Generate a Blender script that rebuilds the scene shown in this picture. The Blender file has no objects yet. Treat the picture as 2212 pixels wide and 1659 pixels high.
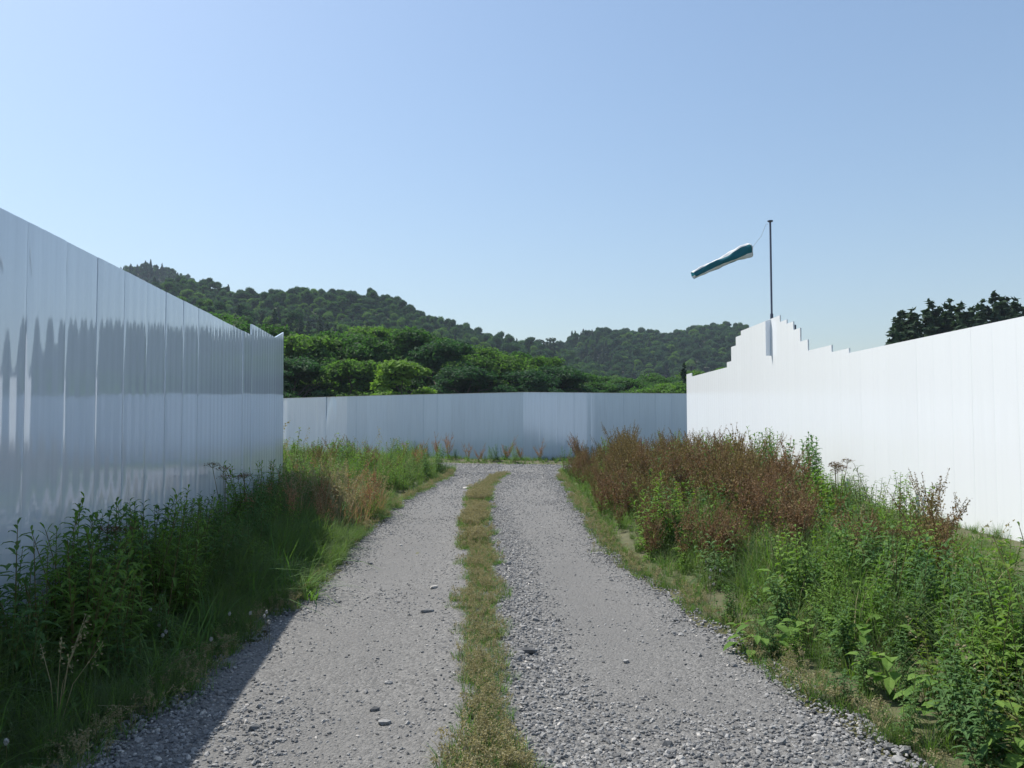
import bpy, math, random
import numpy as np
from mathutils import Vector, Matrix

random.seed(7)
RNG = np.random.default_rng(11)
R = math.radians
scene = bpy.context.scene
COL = scene.collection

# ------------------------------------------------------------------ camera
EYE = 1.65
PITCH = math.atan(85.5 / 1720)
cam_data = bpy.data.cameras.new("camera")
cam_data.sensor_width = 36.0
cam_data.lens = 28.0
cam_data.clip_start = 0.05
cam_data.clip_end = 6000
cam = bpy.data.objects.new("camera", cam_data)
COL.objects.link(cam)
cam.location = (0, 0, EYE)
cam.rotation_euler = (math.pi / 2 + PITCH, 0, 0)
scene.camera = cam

# ------------------------------------------------------------------ light
SUN = Vector((-0.57, 0.42, 1.0)).normalized()
world = bpy.data.worlds.new("World")
scene.world = world
world.use_nodes = True
wn = world.node_tree
bg = wn.nodes["Background"]
sky = wn.nodes.new("ShaderNodeTexSky")
sky.sky_type = 'NISHITA'
sky.sun_disc = False
sky.sun_elevation = math.asin(SUN.z)
sky.sun_rotation = math.atan2(SUN.x, SUN.y)
sky.altitude = 0
sky.air_density = 1.4
sky.dust_density = 1.2
sky.ozone_density = 3.6
bg.inputs["Strength"].default_value = 0.118
gam = wn.nodes.new("ShaderNodeGamma")
gam.inputs["Gamma"].default_value = 0.87
wn.links.new(sky.outputs["Color"], gam.inputs["Color"])
tint = wn.nodes.new("ShaderNodeMix"); tint.data_type = 'RGBA'; tint.blend_type = 'MULTIPLY'
tint.inputs["Factor"].default_value = 1.0; tint.inputs["B"].default_value = (0.96, 1.005, 1.06, 1)
wn.links.new(gam.outputs["Color"], tint.inputs["A"])
wn.links.new(tint.outputs["Result"], bg.inputs["Color"])

sun_data = bpy.data.lights.new("sun", 'SUN')
sun_data.energy = 4.7
sun_data.angle = R(0.5)
sun_data.color = (1.0, 0.95, 0.87)
sun = bpy.data.objects.new("sun", sun_data)
COL.objects.link(sun)
sun.rotation_euler = SUN.to_track_quat('Z', 'Y').to_euler()
sun.location = (-10, 10, 30)

vs = scene.view_settings
vs.view_transform = 'Standard'
vs.look = 'None'
vs.exposure = 0.55
vs.gamma = 1.0
scene.cycles.max_bounces = 6
scene.cycles.diffuse_bounces = 3
scene.cycles.glossy_bounces = 3
scene.cycles.transmission_bounces = 3
scene.cycles.volume_bounces = 0
scene.cycles.use_denoising = True


# ------------------------------------------------------------------ helpers
def ray(u, v):
    """viewing direction through a point of the photograph (2212 px wide)"""
    x = (u - 1106) / 1720
    y = -(v - 829.5) / 1720
    c, s = math.cos(PITCH), math.sin(PITCH)
    return Vector((x, c - y * s, s + y * c))


def at_depth(u, v, Y):
    d = ray(u, v)
    return Vector((0, 0, EYE)) + d * (Y / d.y)


def on_ground(u, v):
    d = ray(u, v)
    return Vector((0, 0, EYE)) + d * (EYE / -d.z)


def on_plane(u, v, p, n):
    d = ray(u, v)
    o = Vector((0, 0, EYE))
    t = (Vector(p) - o).dot(Vector(n)) / d.dot(Vector(n))
    return o + d * t


class MB:
    """collects verts and faces, several materials, builds one mesh"""
    def __init__(self):
        self.v, self.loops, self.starts, self.mi = [], [], [], []
        self.nv = 0
        self.nl = 0

    def polys(self, V, F, mat=0):
        V = np.asarray(V, dtype=np.float64).reshape(-1, 3)
        F = np.asarray(F, dtype=np.int64)
        if len(F) == 0:
            return
        k = F.shape[1]
        self.v.append(V)
        self.loops.append((F + self.nv).ravel())
        self.starts.append(self.nl + np.arange(len(F)) * k)
        self.mi.append(np.full(len(F), mat))
        self.nv += len(V)
        self.nl += F.size

    def quads(self, Q, mat=0):
        Q = np.asarray(Q).reshape(-1, 4, 3)
        self.polys(Q.reshape(-1, 3), np.arange(len(Q) * 4).reshape(-1, 4), mat)

    def grid(self, P, mat=0, closed=False):
        """P (n,m,3) sheet of quads; closed wraps m"""
        n, m = P.shape[:2]
        i, j = np.meshgrid(np.arange(n - 1), np.arange(m if closed else m - 1), indexing='ij')
        j2 = (j + 1) % m
        F = np.stack([i * m + j, i * m + j2, (i + 1) * m + j2, (i + 1) * m + j], -1).reshape(-1, 4)
        self.polys(P.reshape(-1, 3), F, mat)

    def tube(self, pts, rad, seg=6, mat=0, cap=True):
        pts = np.asarray(pts, float)
        rad = np.broadcast_to(np.asarray(rad, float), (len(pts),))
        T = np.gradient(pts, axis=0)
        T /= np.linalg.norm(T, axis=1)[:, None] + 1e-9
        up = np.array([0.31, 0.17, 0.93]) if abs(T[0][2]) < 0.9 else np.array([1.0, 0.1, 0.0])
        A = np.cross(T, up)
        A /= np.linalg.norm(A, axis=1)[:, None] + 1e-9
        B = np.cross(T, A)
        a = np.linspace(0, 2 * np.pi, seg, endpoint=False)
        P = pts[:, None] + rad[:, None, None] * (np.cos(a)[None, :, None] * A[:, None] + np.sin(a)[None, :, None] * B[:, None])
        self.grid(P, mat, closed=True)
        if cap:
            for k in (0, -1):
                c = P[k]
                self.polys(c, [np.arange(seg) if k else np.arange(seg)[::-1]], mat)

    def box(self, lo, hi, mat=0):
        x0, y0, z0 = lo
        x1, y1, z1 = hi
        V = [(x0, y0, z0), (x1, y0, z0), (x1, y1, z0), (x0, y1, z0), (x0, y0, z1), (x1, y0, z1), (x1, y1, z1), (x0, y1, z1)]
        self.polys(V, [(0, 3, 2, 1), (4, 5, 6, 7), (0, 1, 5, 4), (1, 2, 6, 5), (2, 3, 7, 6), (3, 0, 4, 7)], mat)

    def mesh(self, name, mats, smooth=False):
        me = bpy.data.meshes.new(name)
        V = np.concatenate(self.v)
        L = np.concatenate(self.loops)
        S = np.concatenate(self.starts)
        me.vertices.add(len(V))
        me.vertices.foreach_set("co", V.astype(np.float32).ravel())
        me.loops.add(len(L))
        me.loops.foreach_set("vertex_index", L.astype(np.int32))
        me.polygons.add(len(S))
        me.polygons.foreach_set("loop_start", S.astype(np.int32))
        for m in (mats if isinstance(mats, (list, tuple)) else [mats]):
            me.materials.append(m)
        me.polygons.foreach_set("material_index", np.concatenate(self.mi).astype(np.int32))
        me.polygons.foreach_set("use_smooth", np.full(len(S), smooth))
        me.update(calc_edges=True)
        me.validate()
        return me


def link(name, me, parent=None, loc=None):
    o = bpy.data.objects.new(name, me)
    COL.objects.link(o)
    if parent is not None:
        o.parent = parent
    if loc is not None:
        o.location = loc
    return o


def tag(o, label=None, cat=None, group=None, kind=None):
    if label:
        o["label"] = label
    if cat:
        o["category"] = cat
    if group:
        o["group"] = group
    if kind:
        o["kind"] = kind
    return o


def thing(name, label, cat, loc=(0, 0, 0), group=None):
    o = link(name, None, None, loc)
    return tag(o, label, cat, group)


def unit(v):
    return v / (np.linalg.norm(v, axis=-1, keepdims=True) + 1e-9)


def vnoise(x, y, seed=0, scale=1.0):
    """cheap smooth value noise on arrays, about -1..1"""
    x = np.asarray(x, float) * scale + seed * 17.31
    y = np.asarray(y, float) * scale - seed * 9.77
    xi, yi = np.floor(x), np.floor(y)
    fx, fy = x - xi, y - yi
    fx, fy = fx * fx * (3 - 2 * fx), fy * fy * (3 - 2 * fy)

    def h(a, b):
        s = np.sin(a * 127.1 + b * 311.7 + seed * 3.3) * 43758.5453
        return (s - np.floor(s)) * 2 - 1
    return (h(xi, yi) * (1 - fx) + h(xi + 1, yi) * fx) * (1 - fy) + (h(xi, yi + 1) * (1 - fx) + h(xi + 1, yi + 1) * fx) * fy


def sstep(a, b, x):
    t = np.clip((np.asarray(x, float) - a) / (b - a), 0, 1)
    return t * t * (3 - 2 * t)


# ------------------------------------------------------------------ materials
def new_mat(name):
    m = bpy.data.materials.new(name)
    m.use_nodes = True
    n = m.node_tree
    n.nodes.clear()
    out = n.nodes.new("ShaderNodeOutputMaterial")
    return m, n, out


def leaf_mat(name, c1, c2, trans=0.35, tip=None, rough=0.7, noise_scale=0.0, tcol=(1.3, 1.5, 0.6)):
    """matt leaf: colour varies plant by plant and leaf by leaf, light passes through"""
    m, n, out = new_mat(name)
    N, L = n.nodes, n.links
    oi = N.new("ShaderNodeObjectInfo")
    geo = N.new("ShaderNodeNewGeometry")
    add = N.new("ShaderNodeMath"); add.operation = 'ADD'
    m1 = N.new("ShaderNodeMath"); m1.operation = 'MULTIPLY'; m1.inputs[1].default_value = 0.5
    m2 = N.new("ShaderNodeMath"); m2.operation = 'MULTIPLY'; m2.inputs[1].default_value = 0.5
    L.new(oi.outputs["Random"], m1.inputs[0])
    L.new(geo.outputs["Random Per Island"], m2.inputs[0])
    L.new(m1.outputs[0], add.inputs[0]); L.new(m2.outputs[0], add.inputs[1])
    mix = N.new("ShaderNodeMix"); mix.data_type = 'RGBA'
    mix.inputs["A"].default_value = (*c1, 1); mix.inputs["B"].default_value = (*c2, 1)
    L.new(add.outputs[0], mix.inputs["Factor"])
    col = mix.outputs["Result"]
    pr = N.new("ShaderNodeBsdfPrincipled")
    pr.inputs["Roughness"].default_value = rough
    pr.inputs["IOR"].default_value = 1.4
    pr.inputs["Specular IOR Level"].default_value = 0.18
    L.new(col, pr.inputs["Base Color"])
    tr = N.new("ShaderNodeBsdfTranslucent")
    mul = N.new("ShaderNodeMix"); mul.data_type = 'RGBA'; mul.blend_type = 'MULTIPLY'
    mul.inputs["Factor"].default_value = 1.0
    L.new(col, mul.inputs["A"]); mul.inputs["B"].default_value = (*tcol, 1)
    L.new(mul.outputs["Result"], tr.inputs["Color"])
    sh = N.new("ShaderNodeMixShader"); sh.inputs[0].default_value = trans
    L.new(pr.outputs[0], sh.inputs[1]); L.new(tr.outputs[0], sh.inputs[2])
    L.new(sh.outputs[0], out.inputs["Surface"])
    return m


def plain_mat(name, c, rough=0.6, metal=0.0, ior=1.5, var=0.0, nscale=8.0, bump=0.0):
    m, n, out = new_mat(name)
    N, L = n.nodes, n.links
    pr = N.new("ShaderNodeBsdfPrincipled")
    pr.inputs["Base Color"].default_value = (*c, 1)
    pr.inputs["Roughness"].default_value = rough
    pr.inputs["Metallic"].default_value = metal
    pr.inputs["IOR"].default_value = ior
    if var > 0:
        tc = N.new("ShaderNodeTexCoord")
        no = N.new("ShaderNodeTexNoise"); no.inputs["Scale"].default_value = nscale; no.inputs["Detail"].default_value = 5
        L.new(tc.outputs["Object"], no.inputs["Vector"])
        mix = N.new("ShaderNodeMix"); mix.data_type = 'RGBA'
        mix.inputs["A"].default_value = (*[x * (1 - var) for x in c], 1)
        mix.inputs["B"].default_value = (*[min(1, x * (1 + var)) for x in c], 1)
        L.new(no.outputs["Fac"], mix.inputs["Factor"])
        L.new(mix.outputs["Result"], pr.inputs["Base Color"])
        if bump > 0:
            b = N.new("ShaderNodeBump"); b.inputs["Strength"].default_value = bump; b.inputs["Distance"].default_value = 0.02
            L.new(no.outputs["Fac"], b.inputs["Height"]); L.new(b.outputs[0], pr.inputs["Normal"])
    L.new(pr.outputs[0], out.inputs["Surface"])
    return m


def steel_mat(name, base, rough, ior, metal, dirt=0.14):
    """white painted hoarding sheet: glossy coat, faint vertical dirt runs, shallow waviness"""
    m, n, out = new_mat(name)
    N, L = n.nodes, n.links
    pr = N.new("ShaderNodeBsdfPrincipled")
    pr.inputs["Roughness"].default_value = rough
    pr.inputs["IOR"].default_value = ior
    pr.inputs["Metallic"].default_value = metal
    tc = N.new("ShaderNodeTexCoord")
    oi = N.new("ShaderNodeObjectInfo")
    vadd = N.new("ShaderNodeVectorMath"); vadd.operation = 'ADD'
    sc = N.new("ShaderNodeVectorMath"); sc.operation = 'SCALE'; sc.inputs["Scale"].default_value = 37.0
    cmb = N.new("ShaderNodeCombineXYZ")
    for k in range(3):
        L.new(oi.outputs["Random"], cmb.inputs[k])
    L.new(cmb.outputs[0], sc.inputs[0])
    L.new(tc.outputs["Object"], vadd.inputs[0]); L.new(sc.outputs[0], vadd.inputs[1])
    mp = N.new("ShaderNodeMapping"); mp.inputs["Scale"].default_value = (26, 26, 0.7)
    L.new(vadd.outputs[0], mp.inputs["Vector"])
    no = N.new("ShaderNodeTexNoise"); no.inputs["Scale"].default_value = 1.0; no.inputs["Detail"].default_value = 4
    L.new(mp.outputs[0], no.inputs["Vector"])
    mr = N.new("ShaderNodeMapRange"); mr.inputs["From Min"].default_value = 0.45; mr.inputs["From Max"].default_value = 0.85
    L.new(no.outputs["Fac"], mr.inputs["Value"])
    mix = N.new("ShaderNodeMix"); mix.data_type = 'RGBA'
    mix.inputs["A"].default_value = (*base, 1)
    mix.inputs["B"].default_value = (base[0] * (1 - dirt), base[1] * (1 - dirt * .95), base[2] * (1 - dirt * .9), 1)
    L.new(mr.outputs["Result"], mix.inputs["Factor"])
    tint = N.new("ShaderNodeMix"); tint.data_type = 'RGBA'; tint.blend_type = 'MULTIPLY'
    rr = N.new("ShaderNodeMapRange"); rr.inputs["To Min"].default_value = 0.985 if dirt < 0.05 else 0.94; rr.inputs["To Max"].default_value = 1.0
    L.new(oi.outputs["Random"], rr.inputs["Value"])
    tint.inputs["Factor"].default_value = 1.0
    L.new(mix.outputs["Result"], tint.inputs["A"]); L.new(rr.outputs["Result"], tint.inputs["B"])
    L.new(tint.outputs["Result"], pr.inputs["Base Color"])
    mp2 = N.new("ShaderNodeMapping"); mp2.inputs["Scale"].default_value = (5, 5, 0.45)
    L.new(vadd.outputs[0], mp2.inputs["Vector"])
    no2 = N.new("ShaderNodeTexNoise"); no2.inputs["Scale"].default_value = 1.0; no2.inputs["Detail"].default_value = 2
    L.new(mp2.outputs[0], no2.inputs["Vector"])
    b = N.new("ShaderNodeBump"); b.inputs["Strength"].default_value = 0.22; b.inputs["Distance"].default_value = 0.010
    L.new(no2.outputs["Fac"], b.inputs["Height"])
    L.new(b.outputs[0], pr.inputs["Normal"])
    L.new(pr.outputs[0], out.inputs["Surface"])
    return m


def gravel_mat(name, stone_scale, c_lo, c_hi, c_dust):
    m, n, out = new_mat(name)
    N, L = n.nodes, n.links
    tc = N.new("ShaderNodeTexCoord")
    pr = N.new("ShaderNodeBsdfPrincipled"); pr.inputs["Roughness"].default_value = 0.9
    vor = N.new("ShaderNodeTexVoronoi"); vor.inputs["Scale"].default_value = stone_scale
    vor2 = N.new("ShaderNodeTexVoronoi"); vor2.inputs["Scale"].default_value = stone_scale * 2.7
    big = N.new("ShaderNodeTexNoise"); big.inputs["Scale"].default_value = 0.9; big.inputs["Detail"].default_value = 6
    fine = N.new("ShaderNodeTexNoise"); fine.inputs["Scale"].default_value = 55; fine.inputs["Detail"].default_value = 4
    for t in (vor, vor2, big, fine):
        L.new(tc.outputs["Object"], t.inputs["Vector"])
    mix = N.new("ShaderNodeMix"); mix.data_type = 'RGBA'
    mix.inputs["A"].default_value = (*c_lo, 1); mix.inputs["B"].default_value = (*c_hi, 1)
    bw = N.new("ShaderNodeRGBToBW"); L.new(vor.outputs["Color"], bw.inputs[0]); L.new(bw.outputs[0], mix.inputs["Factor"])
    mix2 = N.new("ShaderNodeMix"); mix2.data_type = 'RGBA'
    mix2.inputs["B"].default_value = (*c_dust, 1)
    mr = N.new("ShaderNodeMapRange"); mr.inputs["From Min"].default_value = 0.38; mr.inputs["From Max"].default_value = 0.68
    mr.inputs["To Min"].default_value = 0.05; mr.inputs["To Max"].default_value = 0.6
    L.new(big.outputs["Fac"], mr.inputs["Value"]); at = N.new("ShaderNodeAttribute"); at.attribute_name = "fines"
    mx = N.new("ShaderNodeMath"); mx.operation = 'MULTIPLY_ADD'; mx.inputs[1].default_value = 0.5; mx.use_clamp = True
    L.new(at.outputs["Fac"], mx.inputs[0]); L.new(mr.outputs["Result"], mx.inputs[2])
    L.new(mx.outputs[0], mix2.inputs["Factor"])
    L.new(mix.outputs["Result"], mix2.inputs["A"])
    mix3 = N.new("ShaderNodeMix"); mix3.data_type = 'RGBA'; mix3.blend_type = 'OVERLAY'; mix3.inputs["Factor"].default_value = 0.3
    L.new(mix2.outputs["Result"], mix3.inputs["A"]); L.new(fine.outputs["Fac"], mix3.inputs["B"])
    L.new(mix3.outputs["Result"], pr.inputs["Base Color"])
    b1 = N.new("ShaderNodeBump"); b1.inputs["Strength"].default_value = 0.7; b1.inputs["Distance"].default_value = 0.012; b1.invert = True
    L.new(vor.outputs["Distance"], b1.inputs["Height"])
    b2 = N.new("ShaderNodeBump"); b2.inputs["Strength"].default_value = 0.6; b2.inputs["Distance"].default_value = 0.006; b2.invert = True
    L.new(vor2.outputs["Distance"], b2.inputs["Height"]); L.new(b1.outputs[0], b2.inputs["Normal"])
    L.new(b2.outputs[0], pr.inputs["Normal"])
    L.new(pr.outputs[0], out.inputs["Surface"])
    return m


def stone_mat(name, c1, c2):
    m, n, out = new_mat(name)
    N, L = n.nodes, n.links
    oi = N.new("ShaderNodeObjectInfo")
    ramp = N.new("ShaderNodeValToRGB")
    e = ramp.color_ramp.elements
    e[0].color = (*c1, 1); e[1].color = (*c2, 1); e[1].position = 0.93
    x = e.new(0.97); x.color = (0.42, 0.40, 0.37, 1)
    L.new(oi.outputs["Random"], ramp.inputs[0])
    tc = N.new("ShaderNodeTexCoord")
    no = N.new("ShaderNodeTexNoise"); no.inputs["Scale"].default_value = 3; no.inputs["Detail"].default_value = 5
    L.new(tc.outputs["Object"], no.inputs["Vector"])
    mix = N.new("ShaderNodeMix"); mix.data_type = 'RGBA'; mix.blend_type = 'OVERLAY'; mix.inputs["Factor"].default_value = 0.5
    L.new(ramp.outputs[0], mix.inputs["A"]); L.new(no.outputs["Fac"], mix.inputs["B"])
    pr = N.new("ShaderNodeBsdfPrincipled"); pr.inputs["Roughness"].default_value = 0.85
    L.new(mix.outputs["Result"], pr.inputs["Base Color"])
    L.new(pr.outputs[0], out.inputs["Surface"])
    return m


M_STEEL = steel_mat("shade_tinted_white_steel", (0.635, 0.705, 0.795), 0.05, 2.2, 0.12, 0.10)  # white paint darkened and blued: sky-lit shade is put into the base colour
M_STEELW = steel_mat("clean_white_steel", (0.745, 0.772, 0.795), 0.14, 1.6, 0.0, 0.03)
M_STEELB = steel_mat("sky_tinted_white_steel", (0.50, 0.61, 0.735), 0.14, 1.8, 0.15)  # back fence: shade and reflected sky put into the blue-grey base colour
M_STEELC = steel_mat("pale_sky_tinted_steel", (0.64, 0.73, 0.83), 0.12, 1.8, 0.12)  # left bends of the back fence: brighter sky reflection painted into the base
M_EDGE = plain_mat("white_edge_strip", (0.72, 0.72, 0.70), 0.45, 0.2, var=0.06)
M_CAP = plain_mat("galvanised_edge", (0.42, 0.40, 0.36), 0.5, 0.6, var=0.2)
M_PIPE = plain_mat("grey_pipe", (0.09, 0.10, 0.14), 0.45, 0.3, var=0.25)
M_ROAD = gravel_mat("gravel_surface", 55, (0.052, 0.052, 0.051), (0.235, 0.23, 0.218), (0.134, 0.132, 0.126))
M_STONE = stone_mat("crushed_stone", (0.085, 0.088, 0.091), (0.28, 0.278, 0.27))
M_SOIL = plain_mat("soil_and_thatch", (0.085, 0.085, 0.04), 0.95, var=0.5, nscale=3.0, bump=0.6)
M_HILL = plain_mat("forest_floor", (0.025, 0.035, 0.018), 0.95, var=0.4, nscale=0.1)
M_BARK = plain_mat("bark", (0.09, 0.075, 0.06), 0.9, var=0.4, nscale=6)
M_LEAF_BRIGHT = leaf_mat("leaf_bright", (0.068, 0.132, 0.034), (0.13, 0.205, 0.055), 0.45, tcol=(1.15, 1.5, 0.7))
M_LEAF_MID = leaf_mat("leaf_mid", (0.044, 0.096, 0.03), (0.082, 0.15, 0.044), 0.42, tcol=(1.1, 1.5, 0.75))
M_LEAF_DARK = leaf_mat("leaf_dark", (0.030, 0.070, 0.034), (0.056, 0.112, 0.048), 0.35, tcol=(1.1, 1.5, 0.8))
M_CONIFER = leaf_mat("conifer_needles", (0.020, 0.045, 0.026), (0.040, 0.070, 0.034), 0.18)
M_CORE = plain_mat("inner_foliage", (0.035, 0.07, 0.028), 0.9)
M_WEED = leaf_mat("weed_leaf", (0.078, 0.16, 0.032), (0.165, 0.265, 0.058), 0.35)
M_WEED2 = leaf_mat("weed_leaf_bluish", (0.06, 0.13, 0.045), (0.105, 0.185, 0.062), 0.3)
M_GRASS = leaf_mat("grass_blade", (0.07, 0.16, 0.042), (0.15, 0.24, 0.078), 0.4)
M_GRASSDEEP = leaf_mat("deep_grass_blade", (0.075, 0.125, 0.055), (0.135, 0.18, 0.08), 0.35)
M_GRASSDRY = leaf_mat("dry_grass_blade", (0.22, 0.21, 0.11), (0.36, 0.32, 0.2), 0.35, tcol=(1.2, 1.15, 0.8))
M_DOCK = leaf_mat("dock_seed", (0.155, 0.105, 0.06), (0.255, 0.17, 0.095), 0.25, tcol=(1.2, 1.0, 0.7))
M_DOCKG = leaf_mat("dock_seed_green", (0.13, 0.115, 0.045), (0.21, 0.16, 0.07), 0.25, tcol=(1.2, 1.1, 0.7))
M_SORREL = leaf_mat("dry_sorrel", (0.30, 0.17, 0.09), (0.44, 0.29, 0.16), 0.3, tcol=(1.2, 1.0, 0.8))
M_STALK = leaf_mat("weed_stalk", (0.09, 0.10, 0.035), (0.14, 0.11, 0.05), 0.1)
M_STALKR = leaf_mat("dock_stalk", (0.11, 0.07, 0.035), (0.15, 0.085, 0.05), 0.1)
M_FLOWER = plain_mat("white_petal", (0.36, 0.36, 0.34), 0.7)
M_YELLOW = plain_mat("yellow_petal", (0.7, 0.5, 0.04), 0.6)
M_FABW = leaf_mat("white_fabric", (0.78, 0.78, 0.76), (0.8, 0.8, 0.8), 0.25, tcol=(1, 1, 1))
M_FABT = leaf_mat("teal_fabric", (0.025, 0.15, 0.19), (0.03, 0.16, 0.2), 0.3, tcol=(1, 1.2, 1.2))
M_ROPE = plain_mat("rope", (0.25, 0.25, 0.25), 0.8)

# ------------------------------------------------------------------ ground plan
def pts_on_ground(lst):
    P = [on_ground(u, v) for u, v in lst]
    return np.array([[p.y, p.x] for p in P])


LE = pts_on_ground([(190, 1659), (300, 1565), (425, 1468), (540, 1370), (650, 1292), (722, 1232), (790, 1150), (868, 1088), (958, 1040), (985, 1012)])
RE = pts_on_ground([(1960, 1659), (1720, 1480), (1570, 1375), (1440, 1285), (1320, 1200), (1262, 1110), (1215, 1045), (1200, 1018)])
LEy, LEx = np.concatenate([[-8], LE[:, 0]]), np.concatenate([[-1.9], LE[:, 1]])
REy, REx = np.concatenate([[-8], RE[:, 0]]), np.concatenate([[2.0], RE[:, 1]])
MED = pts_on_ground([(1052, 1659), (1030, 1480), (1033, 1330), (1035, 1200), (1024, 1130), (1040, 1062), (1066, 1036), (1092, 1027)])
MEDy, MEDx = np.concatenate([[-8, 1.5], MED[:, 0]]), np.concatenate([[0.05, 0.0], MED[:, 1]])
MEDw = np.concatenate([[0.3, 0.24], [0.24, 0.20, 0.22, 0.25, 0.29, 0.33, 0.27, 0.2]])


def road_left(y):
    return np.interp(y, LEy, LEx)


def road_right(y):
    return np.interp(y, REy, REx)


def med_c(y):
    return np.interp(y, MEDy, MEDx)


def med_w(y):
    return np.interp(y, MEDy, MEDw)


CROSS = np.array([(-18, 43.5), (-9.5, 36.5), (-5, 32.6), (-1, 30.2), (2.5, 29.6), (6, 30.6), (12, 32.2)])


def cross_d(x, y):
    x, y = np.asarray(x, float), np.asarray(y, float)
    best = np.full(np.broadcast(x, y).shape, 1e9)
    for a, b in zip(CROSS[:-1], CROSS[1:]):
        d = b - a
        t = np.clip(((x - a[0]) * d[0] + (y - a[1]) * d[1]) / (d @ d), 0, 1)
        best = np.minimum(best, np.hypot(x - a[0] - t * d[0], y - a[1] - t * d[1]))
    return best


def road_in(x, y):
    """metres inside the road (negative outside)"""
    x, y = np.asarray(x, float), np.asarray(y, float)
    main = np.minimum(x - road_left(y), road_right(y) - x)
    main = np.where(y > 30, -1.0, main)
    return np.maximum(main, 1.9 - cross_d(x, y)) + 0.09 * vnoise(x, y, 3, 2.3) + 0.05 * vnoise(x, y, 5, 7)


def ground_z(x, y):
    o = -road_in(x, y)
    near = sstep(60, 40, y)
    return near * (0.16 * sstep(0.25, 1.4, o) + 0.04 * vnoise(x, y, 8, 0.8) * sstep(0.2, 0.8, o))


# ground sheet
far = [60, 110, 220, 500, 900]
gx = np.array([-f for f in far[::-1]] + list(np.arange(-24, 24.01, 0.4)) + far)
gy = np.array([-900, -300, -80, -30] + list(np.arange(-8, 52.01, 0.4)) + [60, 75, 100, 200, 500, 900])
X, Y = np.meshgrid(gx, gy, indexing='xy')
Z = ground_z(X, Y)
mb = MB(); mb.grid(np.stack([X, Y, Z], -1))
tag(link("ground", mb.mesh("ground", M_SOIL, True)), kind="structure")

def rut(x, y):
    d = x - med_c(y)
    a = np.exp(-((d + 0.95) / 0.42) ** 2) + np.exp(-((d - 1.08) / 0.36) ** 2)
    return np.clip(a * (0.75 + 0.5 * vnoise(x, y, 51, 0.7) + 0.25 * vnoise(x, y, 52, 3.1)), 0, 1) * (np.asarray(y) < 29)


def road_z(x, y):
    dm = np.abs(x - med_c(y))
    return 0.022 - 0.016 * rut(x, y) + 0.0072 * vnoise(x, y, 2, 1.3) + 0.006 * vnoise(x, y, 4, 5) + 0.035 * sstep(0.55, 0.15, dm) * (y < 27)


# gravel road: a sheet with a ragged outline
st = 0.1
gx = np.arange(-18, 12, st); gy = np.arange(-8, 45, st)
X, Y = np.meshgrid(gx, gy, indexing='xy')
inside = road_in(X, Y)
Z = road_z(X, Y)
Z = np.where(inside < 0.12, np.minimum(Z, 0.012), Z)
ok = inside > 0.0
n0, m0 = X.shape
i, j = np.meshgrid(np.arange(n0 - 1), np.arange(m0 - 1), indexing='ij')
c = ok[i, j] & ok[i + 1, j] & ok[i, j + 1] & ok[i + 1, j + 1]
F = np.stack([i * m0 + j, i * m0 + j + 1, (i + 1) * m0 + j + 1, (i + 1) * m0 + j], -1)[c]
used, inv = np.unique(F.ravel(), return_inverse=True)
mb = MB(); mb.polys(np.stack([X, Y, Z], -1).reshape(-1, 3)[used], inv.reshape(-1, 4))
me = mb.mesh("gravel_road", M_ROAD, True)
at = me.attributes.new("fines", 'FLOAT', 'POINT')
at.data.foreach_set("value", rut(X, Y).reshape(-1)[used].astype(np.float32))
tag(link("gravel_road", me), kind="structure")


# ------------------------------------------------------------------ fences
def panel_mesh(w, h, flutes, amp, seed, t=0.03, groove=0.0025, dent=None, rise=0.0):
    """one sheet: local x along the fence, +y the visible face is at y=0 facing -y, z up"""
    rg = random.Random(seed)
    nx, nz = 25, 9
    xs = np.linspace(0, w, nx)
    zs = np.linspace(0, h, nz)
    XX, ZZ = np.meshgrid(xs, zs, indexing='xy')
    ZZ = ZZ * (1 + rise / h * XX / w)
    ph = rg.uniform(-.25, .25)
    a = amp * rg.uniform(0.7, 1.3)
    off = a * np.cos(2 * np.pi * (XX / w) * flutes + ph) + amp * (0.2 if groove < 0.001 else 0.8) * np.sin(np.pi * XX / w) * rg.uniform(-1, 1)
    q = 0.12 if groove < 0.001 else 1.0
    off += q * 0.004 * rg.uniform(-1, 1) * (XX / w - .5) + q * 0.0015 * np.sin(ZZ * rg.uniform(0.8, 2.0) + rg.uniform(0, 6))
    edge = np.exp(-((np.minimum(XX, w - XX)) / 0.012) ** 2)
    off += groove * edge
    if dent is not None:
        off += dent(XX / w, ZZ / h)
    mb = MB()
    mb.grid(np.stack([XX, off, ZZ], -1))
    # side, top and back faces of the folded sheet
    P = np.stack([XX, off, ZZ], -1)
    for s in (0, -1):
        e = P[:, s]
        b = e.copy(); b[:, 1] = t
        q = np.stack([e, b], 1)
        mb.grid(q if s == -1 else q[:, ::-1])
    e = P[-1]; b = e.copy(); b[:, 1] = t
    mb.grid(np.stack([e, b], 0))
    mb.quads([[(w, t, 0), (0, t, 0), (0, t, h), (w, t, h + rise)]])
    return mb


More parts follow.
